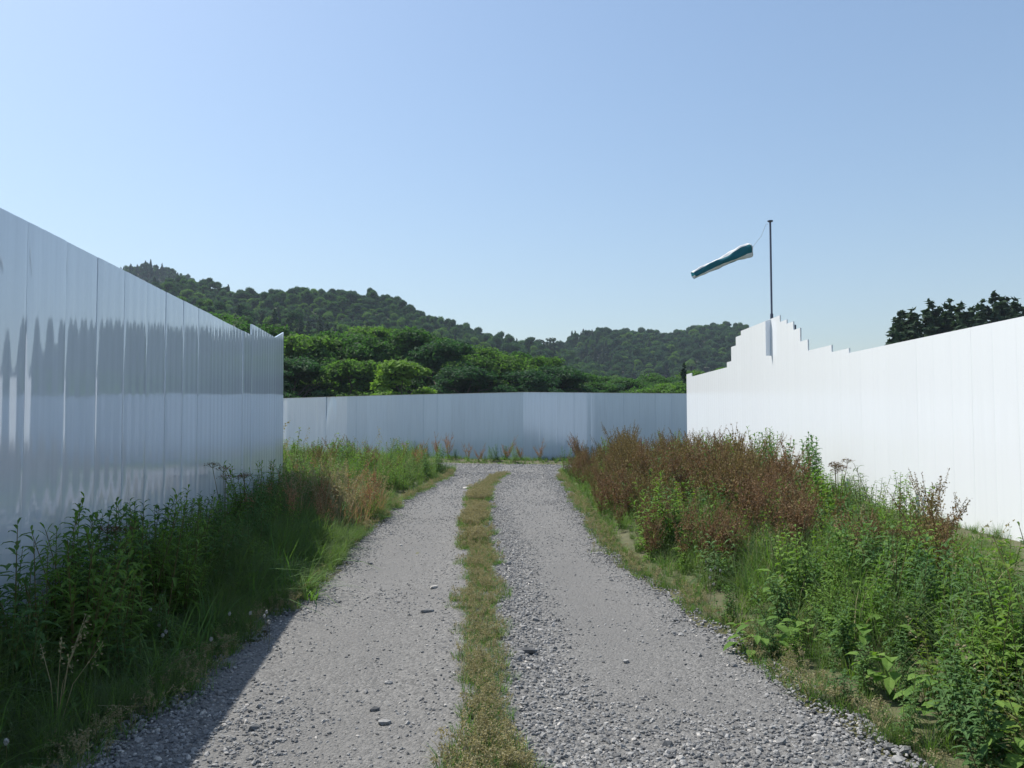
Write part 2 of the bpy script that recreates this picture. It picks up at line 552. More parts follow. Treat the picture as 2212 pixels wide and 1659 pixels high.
def fence_run(root, p0, p1, top, base, width, flutes, amp, mat, seed, dents=None, rise=0.0, wob=0.5, lean=0.0):
    """sheets from p0 to p1 (world x,y); the visible face looks to the right of p0->p1"""
    p0, p1 = np.array(p0, float), np.array(p1, float)
    L = np.linalg.norm(p1 - p0)
    n = max(1, round(L / width))
    w = L / n
    d = (p1 - p0) / L
    ang = math.atan2(d[1], d[0])
    for k in range(n):
        me_b = panel_mesh(w - 0.0012, top - base, flutes, amp, seed * 100 + k, dent=(dents or {}).get(k), rise=rise, groove=0.0008 if mat is M_STEELW else 0.0022)
        me = me_b.mesh("steel_panel", mat, True)
        try:
            me.set_sharp_from_angle(angle=R(40))
        except Exception:
            pass
        o = link("steel_panel", me, root)
        q = p0 + d * (w * k)
        o.location = (q[0], q[1], base)
        tl = 0.008 if mat is M_STEELW else 0.12
        o.rotation_euler = (R(random.uniform(-tl, tl) - lean), 0, ang + R(random.uniform(-wob, wob)))


def cap_rail(root, p0, p1, z, mat=None):
    p0, p1 = np.array(p0, float), np.array(p1, float)
    d = (p1 - p0) / np.linalg.norm(p1 - p0)
    nrm = np.array([-d[1], d[0]])
    mb = MB()
    A = p0 - nrm * 0.014; B = p1 - nrm * 0.014; C = p1 + nrm * 0.042; D = p0 + nrm * 0.042
    lo, hi = z - 0.005, z + 0.006
    V = [(*A, lo), (*B, lo), (*C, lo), (*D, lo), (*A, hi), (*B, hi), (*C, hi), (*D, hi)]
    mb.polys(V, [(0, 3, 2, 1), (4, 5, 6, 7), (0, 1, 5, 4), (1, 2, 6, 5), (2, 3, 7, 6), (3, 0, 4, 7)])
    link("cap_rail", mb.mesh("cap_rail", mat or M_EDGE), root)


# left fence, in its own shade
LF0 = np.array([-2.646, 0.0]); LFD = np.array([-0.108, 1.0])
LFN = (1.0, 0.108, 0)


def lf_x(y):
    return -2.646 - 0.108 * y


def lf_hit(u, v):
    return on_plane(u, v, (LF0[0], LF0[1], 0), LFN)


left = thing("steel_fence", "tall glossy white sheet steel fence in its own shade, mirroring dark trees", "fence", (0, 0, 0))
e1 = lf_hit(547.5, 726); e2 = lf_hit(598, 723)
zt = 3.0
# the visible face must look to +x: run goes from far to near ... p0->p1 heading +y has its right side at +x
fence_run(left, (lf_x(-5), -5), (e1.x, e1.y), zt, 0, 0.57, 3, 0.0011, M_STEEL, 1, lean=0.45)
z2 = lf_hit(548.6, 700.5).z
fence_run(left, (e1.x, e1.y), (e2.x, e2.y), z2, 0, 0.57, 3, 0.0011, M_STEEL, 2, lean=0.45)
e3 = lf_hit(617, 718)
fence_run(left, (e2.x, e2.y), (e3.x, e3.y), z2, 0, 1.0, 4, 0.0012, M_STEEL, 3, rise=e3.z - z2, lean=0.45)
mb = MB(); mb.tube([(lf_x(11.9) - 0.25, 11.9, 0), (lf_x(11.9) - 0.25, 11.9, 3.12)], 0.024, 8)
link("support_pipe", mb.mesh("support_pipe", M_CAP), left)

# right fence, sunlit; stepped crest in front of the windsock pole
RX = 6.43


def zc(a, b):
    return 1415.7 + a * 0.2, 619.4 + b * 0.2


right = thing("steel_fence", "sunlit white sheet steel fence rising in steps to a peak below the windsock", "fence", (0, 0, 0))
runs = [((335, 945), (390, 933)), ((395, 965), (772, 875)), ((772, 820), (819, 800)), ((819, 652), (868, 633)), ((868, 545), (922, 522)),
        ((922, 468), (1342, 320)), ((1342, 378), (1416, 358)), ((1416, 397), (1487, 378)), ((1487, 465), (1562, 448)),
        ((1562, 590), (1644, 572)), ((1644, 688), (1900, 632)), ((1900, 705), (2088, 665))]
Ys, Zs = [], []
for a, b in runs:
    pa = on_plane(*zc(*a), (RX, 0, 0), (1, 0, 0)); pb = on_plane(*zc(*b), (RX, 0, 0), (1, 0, 0))
    Ys.append((pa.y, pb.y)); Zs.append((pa.z + pb.z) / 2)
for k in range(len(Ys)):
    ya = Ys[k][0] if k == 0 else yb
    yb = Ys[k][1]
    # facing -x: heading -y has its right side at -x
    fence_run(right, (RX, ya), (RX, yb), Zs[k], 0, 0.5, 2, 0.0005, M_STEELW, 10 + k, wob=0.03)
    if k == 5:
        peak = Zs[k]
zn = on_plane(2212, 683, (RX, 0, 0), (1, 0, 0)).z
fence_run(right, (RX, yb), (RX, -5), zn, 0, 0.5, 2, 0.0005, M_STEELW, 40, wob=0.03)
# the folded flap that stands off the crest and shows its shaded side
f0 = on_plane(*zc(1247, 352), (RX, 0, 0), (1, 0, 0)); f1 = on_plane(*zc(1272, 800), (RX, 0, 0), (1, 0, 0))
fy = f0.y
ft = at_depth(*zc(1198, 372), fy); fb = at_depth(*zc(1223, 745), fy)
mb = MB()
xa, xb = RX - 0.135, RX - 0.004
V = [(xa, fy, fb.z), (xb, fy, fb.z), (xb, fy, f0.z), (xa, fy, ft.z), (xa, fy + 0.012, fb.z), (xb, fy + 0.012, fb.z), (xb, fy + 0.012, f0.z), (xa, fy + 0.012, ft.z)]
mb.polys(V, [(0, 1, 2, 3), (5, 4, 7, 6), (0, 3, 7, 4), (1, 5, 6, 2), (0, 4, 5, 1), (3, 2, 6, 7)])
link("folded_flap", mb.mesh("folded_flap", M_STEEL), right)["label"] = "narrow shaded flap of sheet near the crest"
p = on_plane(*zc(1512, 412), (RX + 0.1, 0, 0), (1, 0, 0))
mb = MB(); mb.tube([(RX + 0.09, p.y, 0), (RX + 0.09, p.y, p.z)], 0.028, 8)
link("support_pipe", mb.mesh("support_pipe", M_PIPE), right)

# back fence across the end of the track, bent in plan
back = thing("steel_fence", "long low pale blue grey steel fence closing the end of the track", "fence", (0, 0, 0))
BH = 3.0


def depth_for_top(u, v, h):
    d = ray(u, v)
    t = (h - EYE) / d.z
    return (d.x * t, d.y * t)


B = [depth_for_top(620, 860, BH), depth_for_top(750, 856, BH), depth_for_top(860, 853, BH), depth_for_top(1130, 847, BH), depth_for_top(1485, 850, BH)]
B = [(B[0][0] - 5.5, B[0][1] + 5.5)] + B + [(B[-1][0] + 6, B[-1][1] + 1.3)]


def crease(s, t):
    d = np.clip(t - (0.86 - 0.55 * np.abs(s - 0.62)), 0, 1)
    return 0.16 * d * (1 - 0.3 * s)


nseg = []
for k in range(len(B) - 1):
    dents = {}
    L = math.hypot(B[k + 1][0] - B[k][0], B[k + 1][1] - B[k][1])
    if k == 1:
        dents = {round(L / 0.75) - 2: crease}
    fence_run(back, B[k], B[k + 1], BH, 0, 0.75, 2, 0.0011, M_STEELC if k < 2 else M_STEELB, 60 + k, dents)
    cap_rail(back, B[k], B[k + 1], BH, M_CAP)


def back_y(x):
    return np.interp(x, [b[0] for b in B], [b[1] for b in B])


# ------------------------------------------------------------------ windsock
PX = 7.4
pole_d = 27.0
pt = at_depth(1662, 480, pole_d)
pole = thing("windsock_pole", "slim dark pole standing behind the stepped fence, holding the windsock", "pole", (at_depth(1667, 688, pole_d).x, pole_d, 0))
mb = MB(); hz = pt.z
mb.tube([(0, 0, 0), (0, 0, hz * 0.62), (0, 0, hz * 0.625), (0, 0, hz)], [0.042, 0.042, 0.034, 0.034], 12)
link("shaft", mb.mesh("shaft", M_PIPE, True), pole)
mb = MB(); mb.tube([(0, 0, hz), (0, 0, hz + 0.02), (0, 0, hz + 0.055), (0, 0, hz + 0.06)], [0.05, 0.095, 0.095, 0.06], 14)
link("pole_cap", mb.mesh("pole_cap", M_PIPE), pole)
mb = MB(); mb.tube([(0, 0, hz * 0.61), (0, 0, hz * 0.63)], [0.052, 0.052], 12)
link("collar", mb.mesh("collar", M_PIPE), pole)


def z8(a, b):
    return 1460 + a * 0.16, 442.4 + b * 0.16


line = [(985, 612), (900, 628), (800, 672), (700, 730), (600, 770), (500, 812), (400, 862), (310, 912), (232, 952)]
dia = [190, 178, 158, 134, 124, 120, 116, 108, 98]
line = [(a, 0.5 * b + 0.5 * (612 + (985 - a) * 340 / 753)) for a, b in line]
cen = np.array([at_depth(*z8(a, b), pole_d - 0.1 - 0.05 * k) for k, (a, b) in enumerate(line)])
rad = np.array([d * 0.16 / 1720 * pole_d / 2 for d in dia])
tt = np.linspace(0, len(line) - 1, 40)
cen = np.stack([np.interp(tt, range(len(line)), cen[:, k]) for k in range(3)], 1)
ker = np.ones(5) / 5
for k in range(3):
    cen[2:-2, k] = np.convolve(cen[:, k], ker, 'valid')
rad = np.interp(tt, range(len(line)), rad)
sock = thing("windsock", "teal and white striped fabric windsock streaming from the pole top", "windsock", tuple(cen[0]))
c0 = cen[0].copy()
T = unit(np.gradient(cen, axis=0))
A = unit(np.cross(T, np.array([0, 0, 1.0])))
Bv = unit(np.cross(A, T))
seg = 32
th = np.linspace(0, 2 * np.pi, seg, endpoint=False)
rr = rad[:, None] * (1 + 0.10 * np.sin(th[None] * 3 + tt[:, None] * 1.3) + 0.06 * np.sin(th[None] * 5 - tt[:, None] * 2.1) + 0.03 * np.sin(tt[:, None] * 6))
P = cen[:, None] - c0 + rr[..., None] * (np.cos(th)[None, :, None] * A[:, None] + np.sin(th)[None, :, None] * Bv[:, None])
# A points to one side; find the angle facing the camera
cam_side = np.sign((A[10] @ np.array([0, -1.0, 0])))
mb_w, mb_t = MB(), MB()
for jx in range(seg):
    ang = math.degrees(th[jx] + math.pi / seg)
    if cam_side < 0:
        ang = (180 - ang) % 360
    # 0 = towards the camera, 90 = up
    a = (ang + 360) % 360
    white = 50 < a < 120 or 285 < a < 322 or 190 < a < 240
    strip = np.stack([P[:, jx], P[:, (jx + 1) % seg]], 1)
    (mb_w if white else mb_t).grid(strip)
link("white_stripes", mb_w.mesh("white_stripes", M_FABW, False), sock).name = "white_cloth"
link("teal_cloth", mb_t.mesh("teal_cloth", M_FABT, False), sock)
mb = MB(); ring = np.concatenate([P[0], P[0][:1]]); mb.tube(ring, 0.014, 6)
link("mouth_ring", mb.mesh("mouth_ring", M_FABW, True), sock)
knot = np.array(at_depth(*z8(1042, 562), pole_d - 0.08)) - c0
top_at = np.array(at_depth(*z8(1240, 262), pole_d)) - c0
mid_at = (knot + top_at) / 2 + np.array([0.03, 0, -0.03])
for j0 in (np.argmax(P[0][:, 2]), np.argmin(P[0][:, 2])):
    mb = MB(); e = P[0][j0]; mb.tube([e, (e + knot) / 2 - np.array([0, 0, 0.015]), knot], 0.0045, 5)
    link("bridle_line", mb.mesh("bridle_line", M_ROPE), sock)
mb = MB(); mb.tube([knot, mid_at, top_at + np.array([-.06, 0, .0]), top_at], 0.0055, 5)
link("halyard", mb.mesh("halyard", M_ROPE), sock)


# ------------------------------------------------------------------ trees
def cards(pos, nrm, size, rng, jitter=0.6, aspect=0.6):
    """leaf sprays: bent diamonds lying roughly across nrm"""
    n = len(pos)
    N = unit(nrm + jitter * rng.normal(size=(n, 3)))
    t = unit(np.cross(N, rng.normal(size=(n, 3))))
    b = np.cross(N, t)
    s = size[:, None]
    a = pos - t * s * 0.55
    c = pos + t * s * 0.55
    w = aspect * rng.uniform(0.7, 1.2, (n, 1))
    d1 = pos + b * s * 0.5 * w - N * s * 0.12 + t * s * rng.uniform(-.15, .15, (n, 1))
    d2 = pos - b * s * 0.5 * w - N * s * 0.12 + t * s * rng.uniform(-.15, .15, (n, 1))
    return np.stack([a, d1, c, d2], 1)


def sphere_pts(n, rng):
    return unit(rng.normal(size=(n, 3)))


def ico():
    import bmesh
    bm = bmesh.new(); bmesh.ops.create_icosphere(bm, subdivisions=1, radius=1)
    V = np.array([v.co[:] for v in bm.verts]); F = np.array([[v.index for v in f.verts] for f in bm.faces]); bm.free()
    return V, F


ICO_V, ICO_F = ico()


def broad_crown(h, r, nl, nc, size, seed, mat, base=0.25, core=True, flat=0.75, lob=(0.24, 0.42), jit=0.9, spread=0.8):
    rng = np.random.default_rng(seed)
    mb = MB()
    lobes = []
    for k in range(nl):
        z = base * h + (h - base * h) * rng.uniform(0.05, 0.92)
        f = (z / h - base) / (1 - base)
        env = r * math.sqrt(max(0.06, 1 - f ** 1.7))
        a = rng.uniform(0, 2 * np.pi); q = env * math.sqrt(rng.uniform(0.05, 1)) * spread
        lr = r * rng.uniform(*lob)
        lobes.append((np.array([q * math.cos(a), q * math.sin(a), min(z, h - lr * 0.8)]), lr))
    lobes.append((np.array([0, 0, h - r * 0.36]), r * 0.38))
    tot = sum(l[1] ** 2 for l in lobes)
    for c, lr in lobes:
        n = int(nc * lr ** 2 / tot)
        d = sphere_pts(n, rng); d[:, 2] = np.where(d[:, 2] < -0.35, -d[:, 2] * 0.6, d[:, 2]); d = unit(d)
        sc = np.array([1.0, 1.0, flat])
        rad = lr * (0.6 + 0.6 * rng.random((n, 1)))
        pos = c + d * rad * sc
        mb.quads(cards(pos, d + np.array([0, 0, 0.35]), size * rng.uniform(0.5, 1.3, n), rng, jit), 0)
        if core:
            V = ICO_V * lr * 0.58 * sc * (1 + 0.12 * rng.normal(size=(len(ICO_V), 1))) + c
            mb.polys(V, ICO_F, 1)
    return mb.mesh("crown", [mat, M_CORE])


def cone_crown(h, r, nc, size, seed, mat, base=0.12, droop=0.35, ragged=0.25):
    rng = np.random.default_rng(seed)
    mb = MB()
    nb = 46
    for k in range(nb):
        f = (k + rng.random()) / nb
        z = h * (base + (1 - base) * f)
        rl = r * (1 - f) ** 0.75 * (1 - ragged * rng.random()) + 0.12
        a = k * 2.4 + rng.uniform(-.5, .5)
        n = max(6, int(nc / nb * (rl / r) * 1.9))
        q = rng.random(n) ** 0.55 * rl
        dirv = np.array([math.cos(a), math.sin(a), 0]); side = np.array([-dirv[1], dirv[0], 0])
        pos = dirv * q[:, None] + side * (rng.normal(size=n) * 0.26 * rl)[:, None] + np.array([0, 0, z])
        pos[:, 2] += -droop * q + 0.25 * q ** 2 / (rl + .1) + rng.normal(size=n) * 0.05 * r
        nrm = np.tile(dirv * 0.6 + np.array([0, 0, 0.8]), (n, 1))
        mb.quads(cards(pos, nrm, size * rng.uniform(0.6, 1.2, n), rng, 0.55), 0)
    zz = np.linspace(base, 0.93, 7)
    rings = np.stack([np.stack([np.cos(np.linspace(0, 2 * np.pi, 9)[:-1]) * r * 0.55 * (1 - f) ** .8, np.sin(np.linspace(0, 2 * np.pi, 9)[:-1]) * r * 0.55 * (1 - f) ** .8, np.full(8, f * h)], -1) for f in zz])
    mb.grid(rings, 1, closed=True)
    return mb.mesh("crown", [mat, M_CORE])


def trunk_mesh(h, r0, limbs, seed, spread):
    rng = random.Random(seed)
    mb = MB()
    top = h * 0.8
    pts = [(rng.uniform(-.05, .05) * h * f, rng.uniform(-.05, .05) * h * f, top * f) for f in np.linspace(0, 1, 7)]
    pts[0] = (0, 0, -0.3)
    mb.tube(pts, np.linspace(r0, r0 * 0.25, 7), 8)
    for k in range(limbs):
        f = rng.uniform(0.3, 0.75); a = rng.uniform(0, 6.28)
        p = np.array([0, 0, top * f]); e = p + np.array([math.cos(a) * spread * rng.uniform(.5, .8), math.sin(a) * spread * rng.uniform(.5, .8), h * rng.uniform(.1, .25)])
        m = (p + e) / 2 + np.array([0, 0, 0.06 * h])
        mb.tube([p, m, e], [r0 * 0.45, r0 * 0.3, r0 * 0.1], 6)
    return mb.mesh("trunk", M_BARK, True)


def pine_mesh(h, r, seed):
    rng = np.random.default_rng(seed)
    mb = MB()
    for k in range(7):
        z = h * (0.55 + 0.42 * k / 6); a = k * 2.2
        q = r * (0.65 if k < 6 else 0) * rng.uniform(.6, 1.1)
        c = np.array([math.cos(a) * q, math.sin(a) * q, z]); lr = r * rng.uniform(.4, .6)
        d = sphere_pts(130, rng); pos = c + d * lr * np.array([1, 1, 0.28])
        mb.quads(cards(pos, d + np.array([0, 0, .8]), 0.7 * rng.uniform(.6, 1.2, 130), rng), 0)
    return mb.mesh("crown", [M_CONIFER])


# prototypes of the near trees (crown + trunk)
NEAR = []
for k in range(5):
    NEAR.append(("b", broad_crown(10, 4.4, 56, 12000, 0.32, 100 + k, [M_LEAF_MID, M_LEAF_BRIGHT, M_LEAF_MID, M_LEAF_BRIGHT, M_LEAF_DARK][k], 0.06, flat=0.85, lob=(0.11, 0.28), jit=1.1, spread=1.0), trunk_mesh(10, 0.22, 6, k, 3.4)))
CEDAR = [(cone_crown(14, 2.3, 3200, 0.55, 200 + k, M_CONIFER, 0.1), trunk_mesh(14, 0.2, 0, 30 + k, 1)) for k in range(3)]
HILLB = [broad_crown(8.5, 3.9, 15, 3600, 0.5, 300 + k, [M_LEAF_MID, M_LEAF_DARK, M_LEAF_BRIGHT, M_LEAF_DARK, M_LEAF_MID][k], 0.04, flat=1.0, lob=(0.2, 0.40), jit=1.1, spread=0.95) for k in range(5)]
HILLC = [cone_crown(9.5, 2.9, 1300, 0.8, 330 + k, M_CONIFER, 0.05, ragged=0.45) for k in range(2)]


def put_tree(name, crown, trunk, loc, s, sz, label, cat="tree", group=None, rz=None):
    t = thing(name, label, cat, loc, group)
    t.rotation_euler = (0, 0, random.uniform(0, 6.28) if rz is None else rz)
    t.scale = (s, s, sz)
    link("crown", crown, t)
    if trunk is not None:
        link("trunk", trunk, t)
    return t


# hills behind
def ridge(lst, Yr, tree):
    P = [at_depth(u, v, Yr) for u, v in lst]
    xs = np.array([p.x for p in P]); zs = np.array([p.z - tree for p in P])
    o = np.argsort(xs)
    return xs[o], zs[o], Yr


RID = [
    (ridge([(-700, 720), (-300, 660), (0, 640), (200, 660), (350, 614), (450, 616), (560, 642), (620, 642), (680, 637), (760, 643), (870, 656), (930, 686), (1000, 708), (1080, 729), (1140, 740), (1210, 765), (1300, 810), (1400, 850)], 330, 5), 170, 120),
    (ridge([(950, 860), (1050, 800), (1140, 752), (1210, 746), (1240, 729), (1310, 717), (1370, 719), (1420, 726), (1470, 712), (1530, 702), (1570, 701), (1605, 722), (1650, 775), (1710, 825), (1800, 860), (2300, 880)], 420, 5), 190, 130),
    (ridge([(-500, 720), (-200, 690), (100, 640), (240, 598), (275, 583), (335, 567), (380, 581), (420, 603), (480, 640), (560, 700), (700, 800)], 520, 5.5), 150, 150),
    (ridge([(-500, 720), (-100, 690), (200, 660), (350, 640), (450, 640), (560, 660), (640, 668), (720, 690), (800, 705), (900, 722), (1000, 765), (1150, 812), (1300, 835), (1500, 845), (1700, 850)], 200, 6.5), 90, 60),
]


def hill_z(x, y):
    z = np.zeros(np.broadcast(x, y).shape)
    for (xs, zs, Yr), wf, wb in RID:
        H = np.maximum(np.interp(x, xs, zs), 0)
        d = y - Yr
        f = np.where(d < 0, sstep(-wf, 0, d) ** 0.9, sstep(wb, 0, d))
        z = np.maximum(z, H * f)
    return z + 1.5 * vnoise(x, y, 6, 0.03) * sstep(0.5, 8, z)


hx = np.linspace(-420, 420, 141); hy = np.linspace(100, 680, 117)
X, Y = np.meshgrid(hx, hy, indexing='xy')
mb = MB(); mb.grid(np.stack([X, Y, hill_z(X, Y) - 0.3], -1))
tag(link("hills", mb.mesh("hills", M_HILL, True)), kind="structure")


def proj(x, y, z):
    c, s = math.cos(PITCH), math.sin(PITCH)
    dz = z - EYE
    d = y * c + dz * s
    return 1106 + x / d * 1720, 829.5 - (-y * s + dz * c) / d * 1720


# scatter helper for what nobody could count
def scatter(name, label, protos, P, rot, scl, idx):
    col = bpy.data.collections.new(name + "_kinds")
    for k, p in enumerate(protos):
        ob = bpy.data.objects.new(f"{name}_kind_{k:02d}", p)
        col.objects.link(ob)
    me = bpy.data.meshes.new(name)
    me.vertices.add(len(P))
    me.vertices.foreach_set("co", np.asarray(P, np.float32).ravel())
    a = me.attributes.new("rot", 'FLOAT_VECTOR', 'POINT'); a.data.foreach_set("vector", np.asarray(rot, np.float32).ravel())
    s = np.asarray(scl, np.float32)
    if s.ndim == 1:
        s = np.repeat(s[:, None], 3, 1)
    a = me.attributes.new("scl", 'FLOAT_VECTOR', 'POINT'); a.data.foreach_set("vector", s.ravel())
    a = me.attributes.new("idx", 'INT', 'POINT'); a.data.foreach_set("value", np.asarray(idx, np.int32))
    me.update()
    o = link(name, me)
    tag(o, label, kind="stuff")
    ng = bpy.data.node_groups.new(name + "_scatter", 'GeometryNodeTree')
    ng.interface.new_socket("Geometry", in_out='INPUT', socket_type='NodeSocketGeometry')
    ng.interface.new_socket("Geometry", in_out='OUTPUT', socket_type='NodeSocketGeometry')
    N, L = ng.nodes, ng.links
    gi = N.new("NodeGroupInput"); go = N.new("NodeGroupOutput")
    ci = N.new("GeometryNodeCollectionInfo"); ci.inputs["Collection"].default_value = col
    ci.inputs["Separate Children"].default_value = True; ci.inputs["Reset Children"].default_value = True
    ip = N.new("GeometryNodeInstanceOnPoints")
    ip.inputs["Pick Instance"].default_value = True

    def attr(nm, ty):
        x = N.new("GeometryNodeInputNamedAttribute"); x.data_type = ty; x.inputs["Name"].default_value = nm
        return x
    ar = attr("rot", 'FLOAT_VECTOR'); as_ = attr("scl", 'FLOAT_VECTOR'); ai = attr("idx", 'INT')
    e2r = N.new("FunctionNodeEulerToRotation")
    L.new(ar.outputs["Attribute"], e2r.inputs[0])
    L.new(gi.outputs[0], ip.inputs["Points"]); L.new(ci.outputs[0], ip.inputs["Instance"])
    L.new(ai.outputs["Attribute"], ip.inputs["Instance Index"])
    L.new(e2r.outputs[0], ip.inputs["Rotation"]); L.new(as_.outputs["Attribute"], ip.inputs["Scale"])
    L.new(ip.outputs[0], go.inputs[0])
    md = o.modifiers.new("scatter", 'NODES'); md.node_group = ng
    return o


# forest on the hills
rng = np.random.default_rng(5)
pts = []
for y in np.arange(118, 540, 4.0):
    sp = 3.6 if y > 215 else 5.2
    for x in np.arange(-0.85 * y - 10, 0.75 * y + 10, sp):
        xx, yy = x + rng.uniform(-2.2, 2.2), y + rng.uniform(-2.2, 2.2)
        pts.append((xx, yy))
pts = np.array(pts)
hz_ = hill_z(pts[:, 0], pts[:, 1])
keep = hz_ > 1.0
pts, hz_ = pts[keep], hz_[keep]
# drop the far sides that nothing can see: compare with the highest slope in front along the same bearing
u, v = proj(pts[:, 0], pts[:, 1], hz_ + 9)
order = np.argsort(pts[:, 1])
horizon = {}
vis = np.zeros(len(pts), bool)
for k in order:
    b = int(u[k] // 12)
    if v[k] < horizon.get(b, 2000) + 14:
        vis[k] = True
    vg = proj(pts[k, 0], pts[k, 1], hz_[k] + 3)[1]
    horizon[b] = min(horizon.get(b, 2000), vg)
pts, hz_, u, v = pts[vis], hz_[vis], u[vis], v[vis]
# conifers grow in blocks
con = (vnoise(pts[:, 0], pts[:, 1], 21, 0.018) + 0.35 * vnoise(pts[:, 0], pts[:, 1], 22, 0.06)) > 0.5
con |= (pts[:, 1] > 470) & (rng.random(len(pts)) < 0.55)
con |= (u > 560) & (u < 920) & (pts[:, 1] > 130) & (pts[:, 1] < 230) & (rng.random(len(u)) < 0.75)
con |= rng.random(len(pts)) < 0.04
con &= rng.random(len(pts)) < 0.8
inframe = (u > 255) & (u < 1640)
one = (pts[:, 1] < 232) & inframe & (v < 880)
cand = np.where(one)[0]
cand = cand[np.argsort(pts[cand, 1])][:280]
single = np.zeros(len(pts), bool); single[cand] = True
nb = nc_ = 0
for k in cand:
    lo = (pts[k, 0], pts[k, 1], hz_[k] - 0.4)
    s = random.uniform(0.62, 0.95)
    if con[k]:
        o = link("cedar_tree", HILLC[random.randrange(2)], None, lo)
        tag(o, "dark conical cedar on the lower slope of the wooded hill", "tree", "dark cedars on the lower hillside")
        o.scale = (s, s, s * random.uniform(.85, 1.2))
    else:
        o = link("broadleaf_tree", HILLB[random.randrange(5)], None, lo)
        tag(o, "round green broadleaf tree on the lower slope of the wooded hill", "tree", "broadleaf trees on the lower hillside")
        o.scale = (s, s, s * random.uniform(.85, 1.1))
    o.rotation_euler = (0, 0, random.uniform(0, 6.28))
rest = ~single
n = rest.sum()
darkone = rng.random(n) < np.where(pts[rest, 1] > 290, 0.6, 0.15)
idx = np.where(con[rest], 5 + rng.integers(0, 2, n), np.where(darkone, np.where(rng.random(n) < .5, 1, 3), rng.integers(0, 5, n)))
scatter("hillside_forest", "dense mixed forest covering the hills", HILLB + HILLC,
        np.column_stack([pts[rest], hz_[rest] - 1.0]), np.column_stack([np.zeros(n), np.zeros(n), rng.uniform(0, 6.28, n)]),
        np.column_stack([q_ := 0.48 + 0.34 * rng.random(n) ** 1.3, q_, q_ * rng.uniform(.75, 1.25, n)]), idx)

# row of bright trees just beyond the back fence: (u, top v, depth, kind)
row = [(655, 722, 62, 1), (560, 700, 66, 0), (720, 716, 66, 0), (775, 720, 64, 2), (820, 704, 74, 1), (900, 712, 72, 0), (955, 735, 66, 4), (1000, 742, 70, 2),
       (1060, 752, 68, 3), (1115, 760, 72, 0), (1170, 768, 70, 1), (1215, 790, 66, 4), (1260, 806, 72, 0), (1310, 812, 84, 2), (1360, 818, 80, 0),
       (1405, 805, 95, 2), (1445, 815, 90, 0), (1500, 800, 92, 1), (500, 690, 72, 2), (440, 680, 78, 0), (1560, 795, 96, 3), (640, 770, 56, 4), (760, 775, 57, 1),
       (1010, 790, 60, 4), (1150, 800, 62, 4), (1290, 825, 70, 2), (1420, 830, 72, 2), (380, 690, 80, 4)]
xs_ = sorted((a, b) for a, b, d, k in row)
for k, a in enumerate(range(590, 1520, 44)):
    b = np.interp(a, [650, 720, 820, 900, 1000, 1115, 1215, 1310, 1500], [728, 722, 712, 716, 744, 764, 790, 815, 810])
    row.append((a + random.uniform(-15, 15), b + random.uniform(4, 40), random.uniform(58, 84), random.choice((0, 1, 2, 3, 4, 4))))
for (a, b, d, k) in row:
    p = at_depth(a, b, d)
    h = p.z
    put_tree("broadleaf_tree", NEAR[k][1], NEAR[k][2], (p.x, p.y, 0), max(0.75, h / 10) * random.uniform(1.05, 1.3), h / 10,
             "leafy green broadleaf tree in the row rising just behind the back fence", group="broadleaf trees along the back fence")
p = at_depth(872, 775, 50)
put_tree("broadleaf_tree", broad_crown(10, 3.6, 14, 5200, 0.5, 150, M_WEED, 0.1), trunk_mesh(10, 0.15, 5, 9, 3), (p.x, p.y, 0), p.z / 10 * 1.25, p.z / 10,
         "palest yellow green young tree against the dark row behind the back fence")
p = at_depth(1465, 822, 60)
put_tree("shrub", broad_crown(10, 4.4, 12, 4200, 0.5, 151, M_GRASS, 0.05), None, (p.x, p.y, 0), p.z / 10, p.z / 10,
         "yellowish shrub peeping over the back fence beside the white fence end", "shrub")
p = at_depth(1477, 785, 66)
put_tree("cedar_tree", CEDAR[0][0], CEDAR[0][1], (p.x, p.y, 0), p.z / 14 * 0.95, p.z / 14, "lone dark cone shaped cedar at the far end of the sunlit fence")
# cedars over the sunlit fence
ced = [(1935, 690, 66), (1948, 670, 70), (1972, 668, 68), (2008, 651, 70), (2030, 662, 73), (2050, 649, 70), (2076, 656, 68), (2100, 662, 74), (2122, 650, 70), (2150, 634, 70), (2168, 640, 73), (2190, 645, 69), (2205, 668, 74)]
for k, (a, b, d) in enumerate(ced):
    p = at_depth(a, b, d)
    c = CEDAR[k % 3]
    put_tree("cedar_tree", c[0], c[1], (p.x, p.y, 0), p.z / 14 * 1.5, p.z / 14, "dark cedar in the small stand showing over the sunlit fence", group="cedars over the sunlit fence")
# two umbrella pines on the saddle
for (a, b, s) in ((1165, 735, 1.0), (1190, 731, 1.1), (1148, 742, 0.8)):
    p = at_depth(a, b, 322)
    zg = float(hill_z(np.array([p.x]), np.array([p.y]))[0])
    h = max(8, p.z - zg)
    t = thing("pine_tree", "flat topped pine standing clear on the skyline of the saddle", "tree", (p.x, p.y, zg), "pines on the saddle skyline")
    link("crown", pine_mesh(h, 3.4, int(a)), t)
    mbt = MB(); mbt.tube([(0, 0, -1), (0.2, 0, h * 0.5), (0, 0, h * 0.92)], [0.22, 0.17, 0.06], 6)
    link("trunk", mbt.mesh("trunk", M_BARK), t)


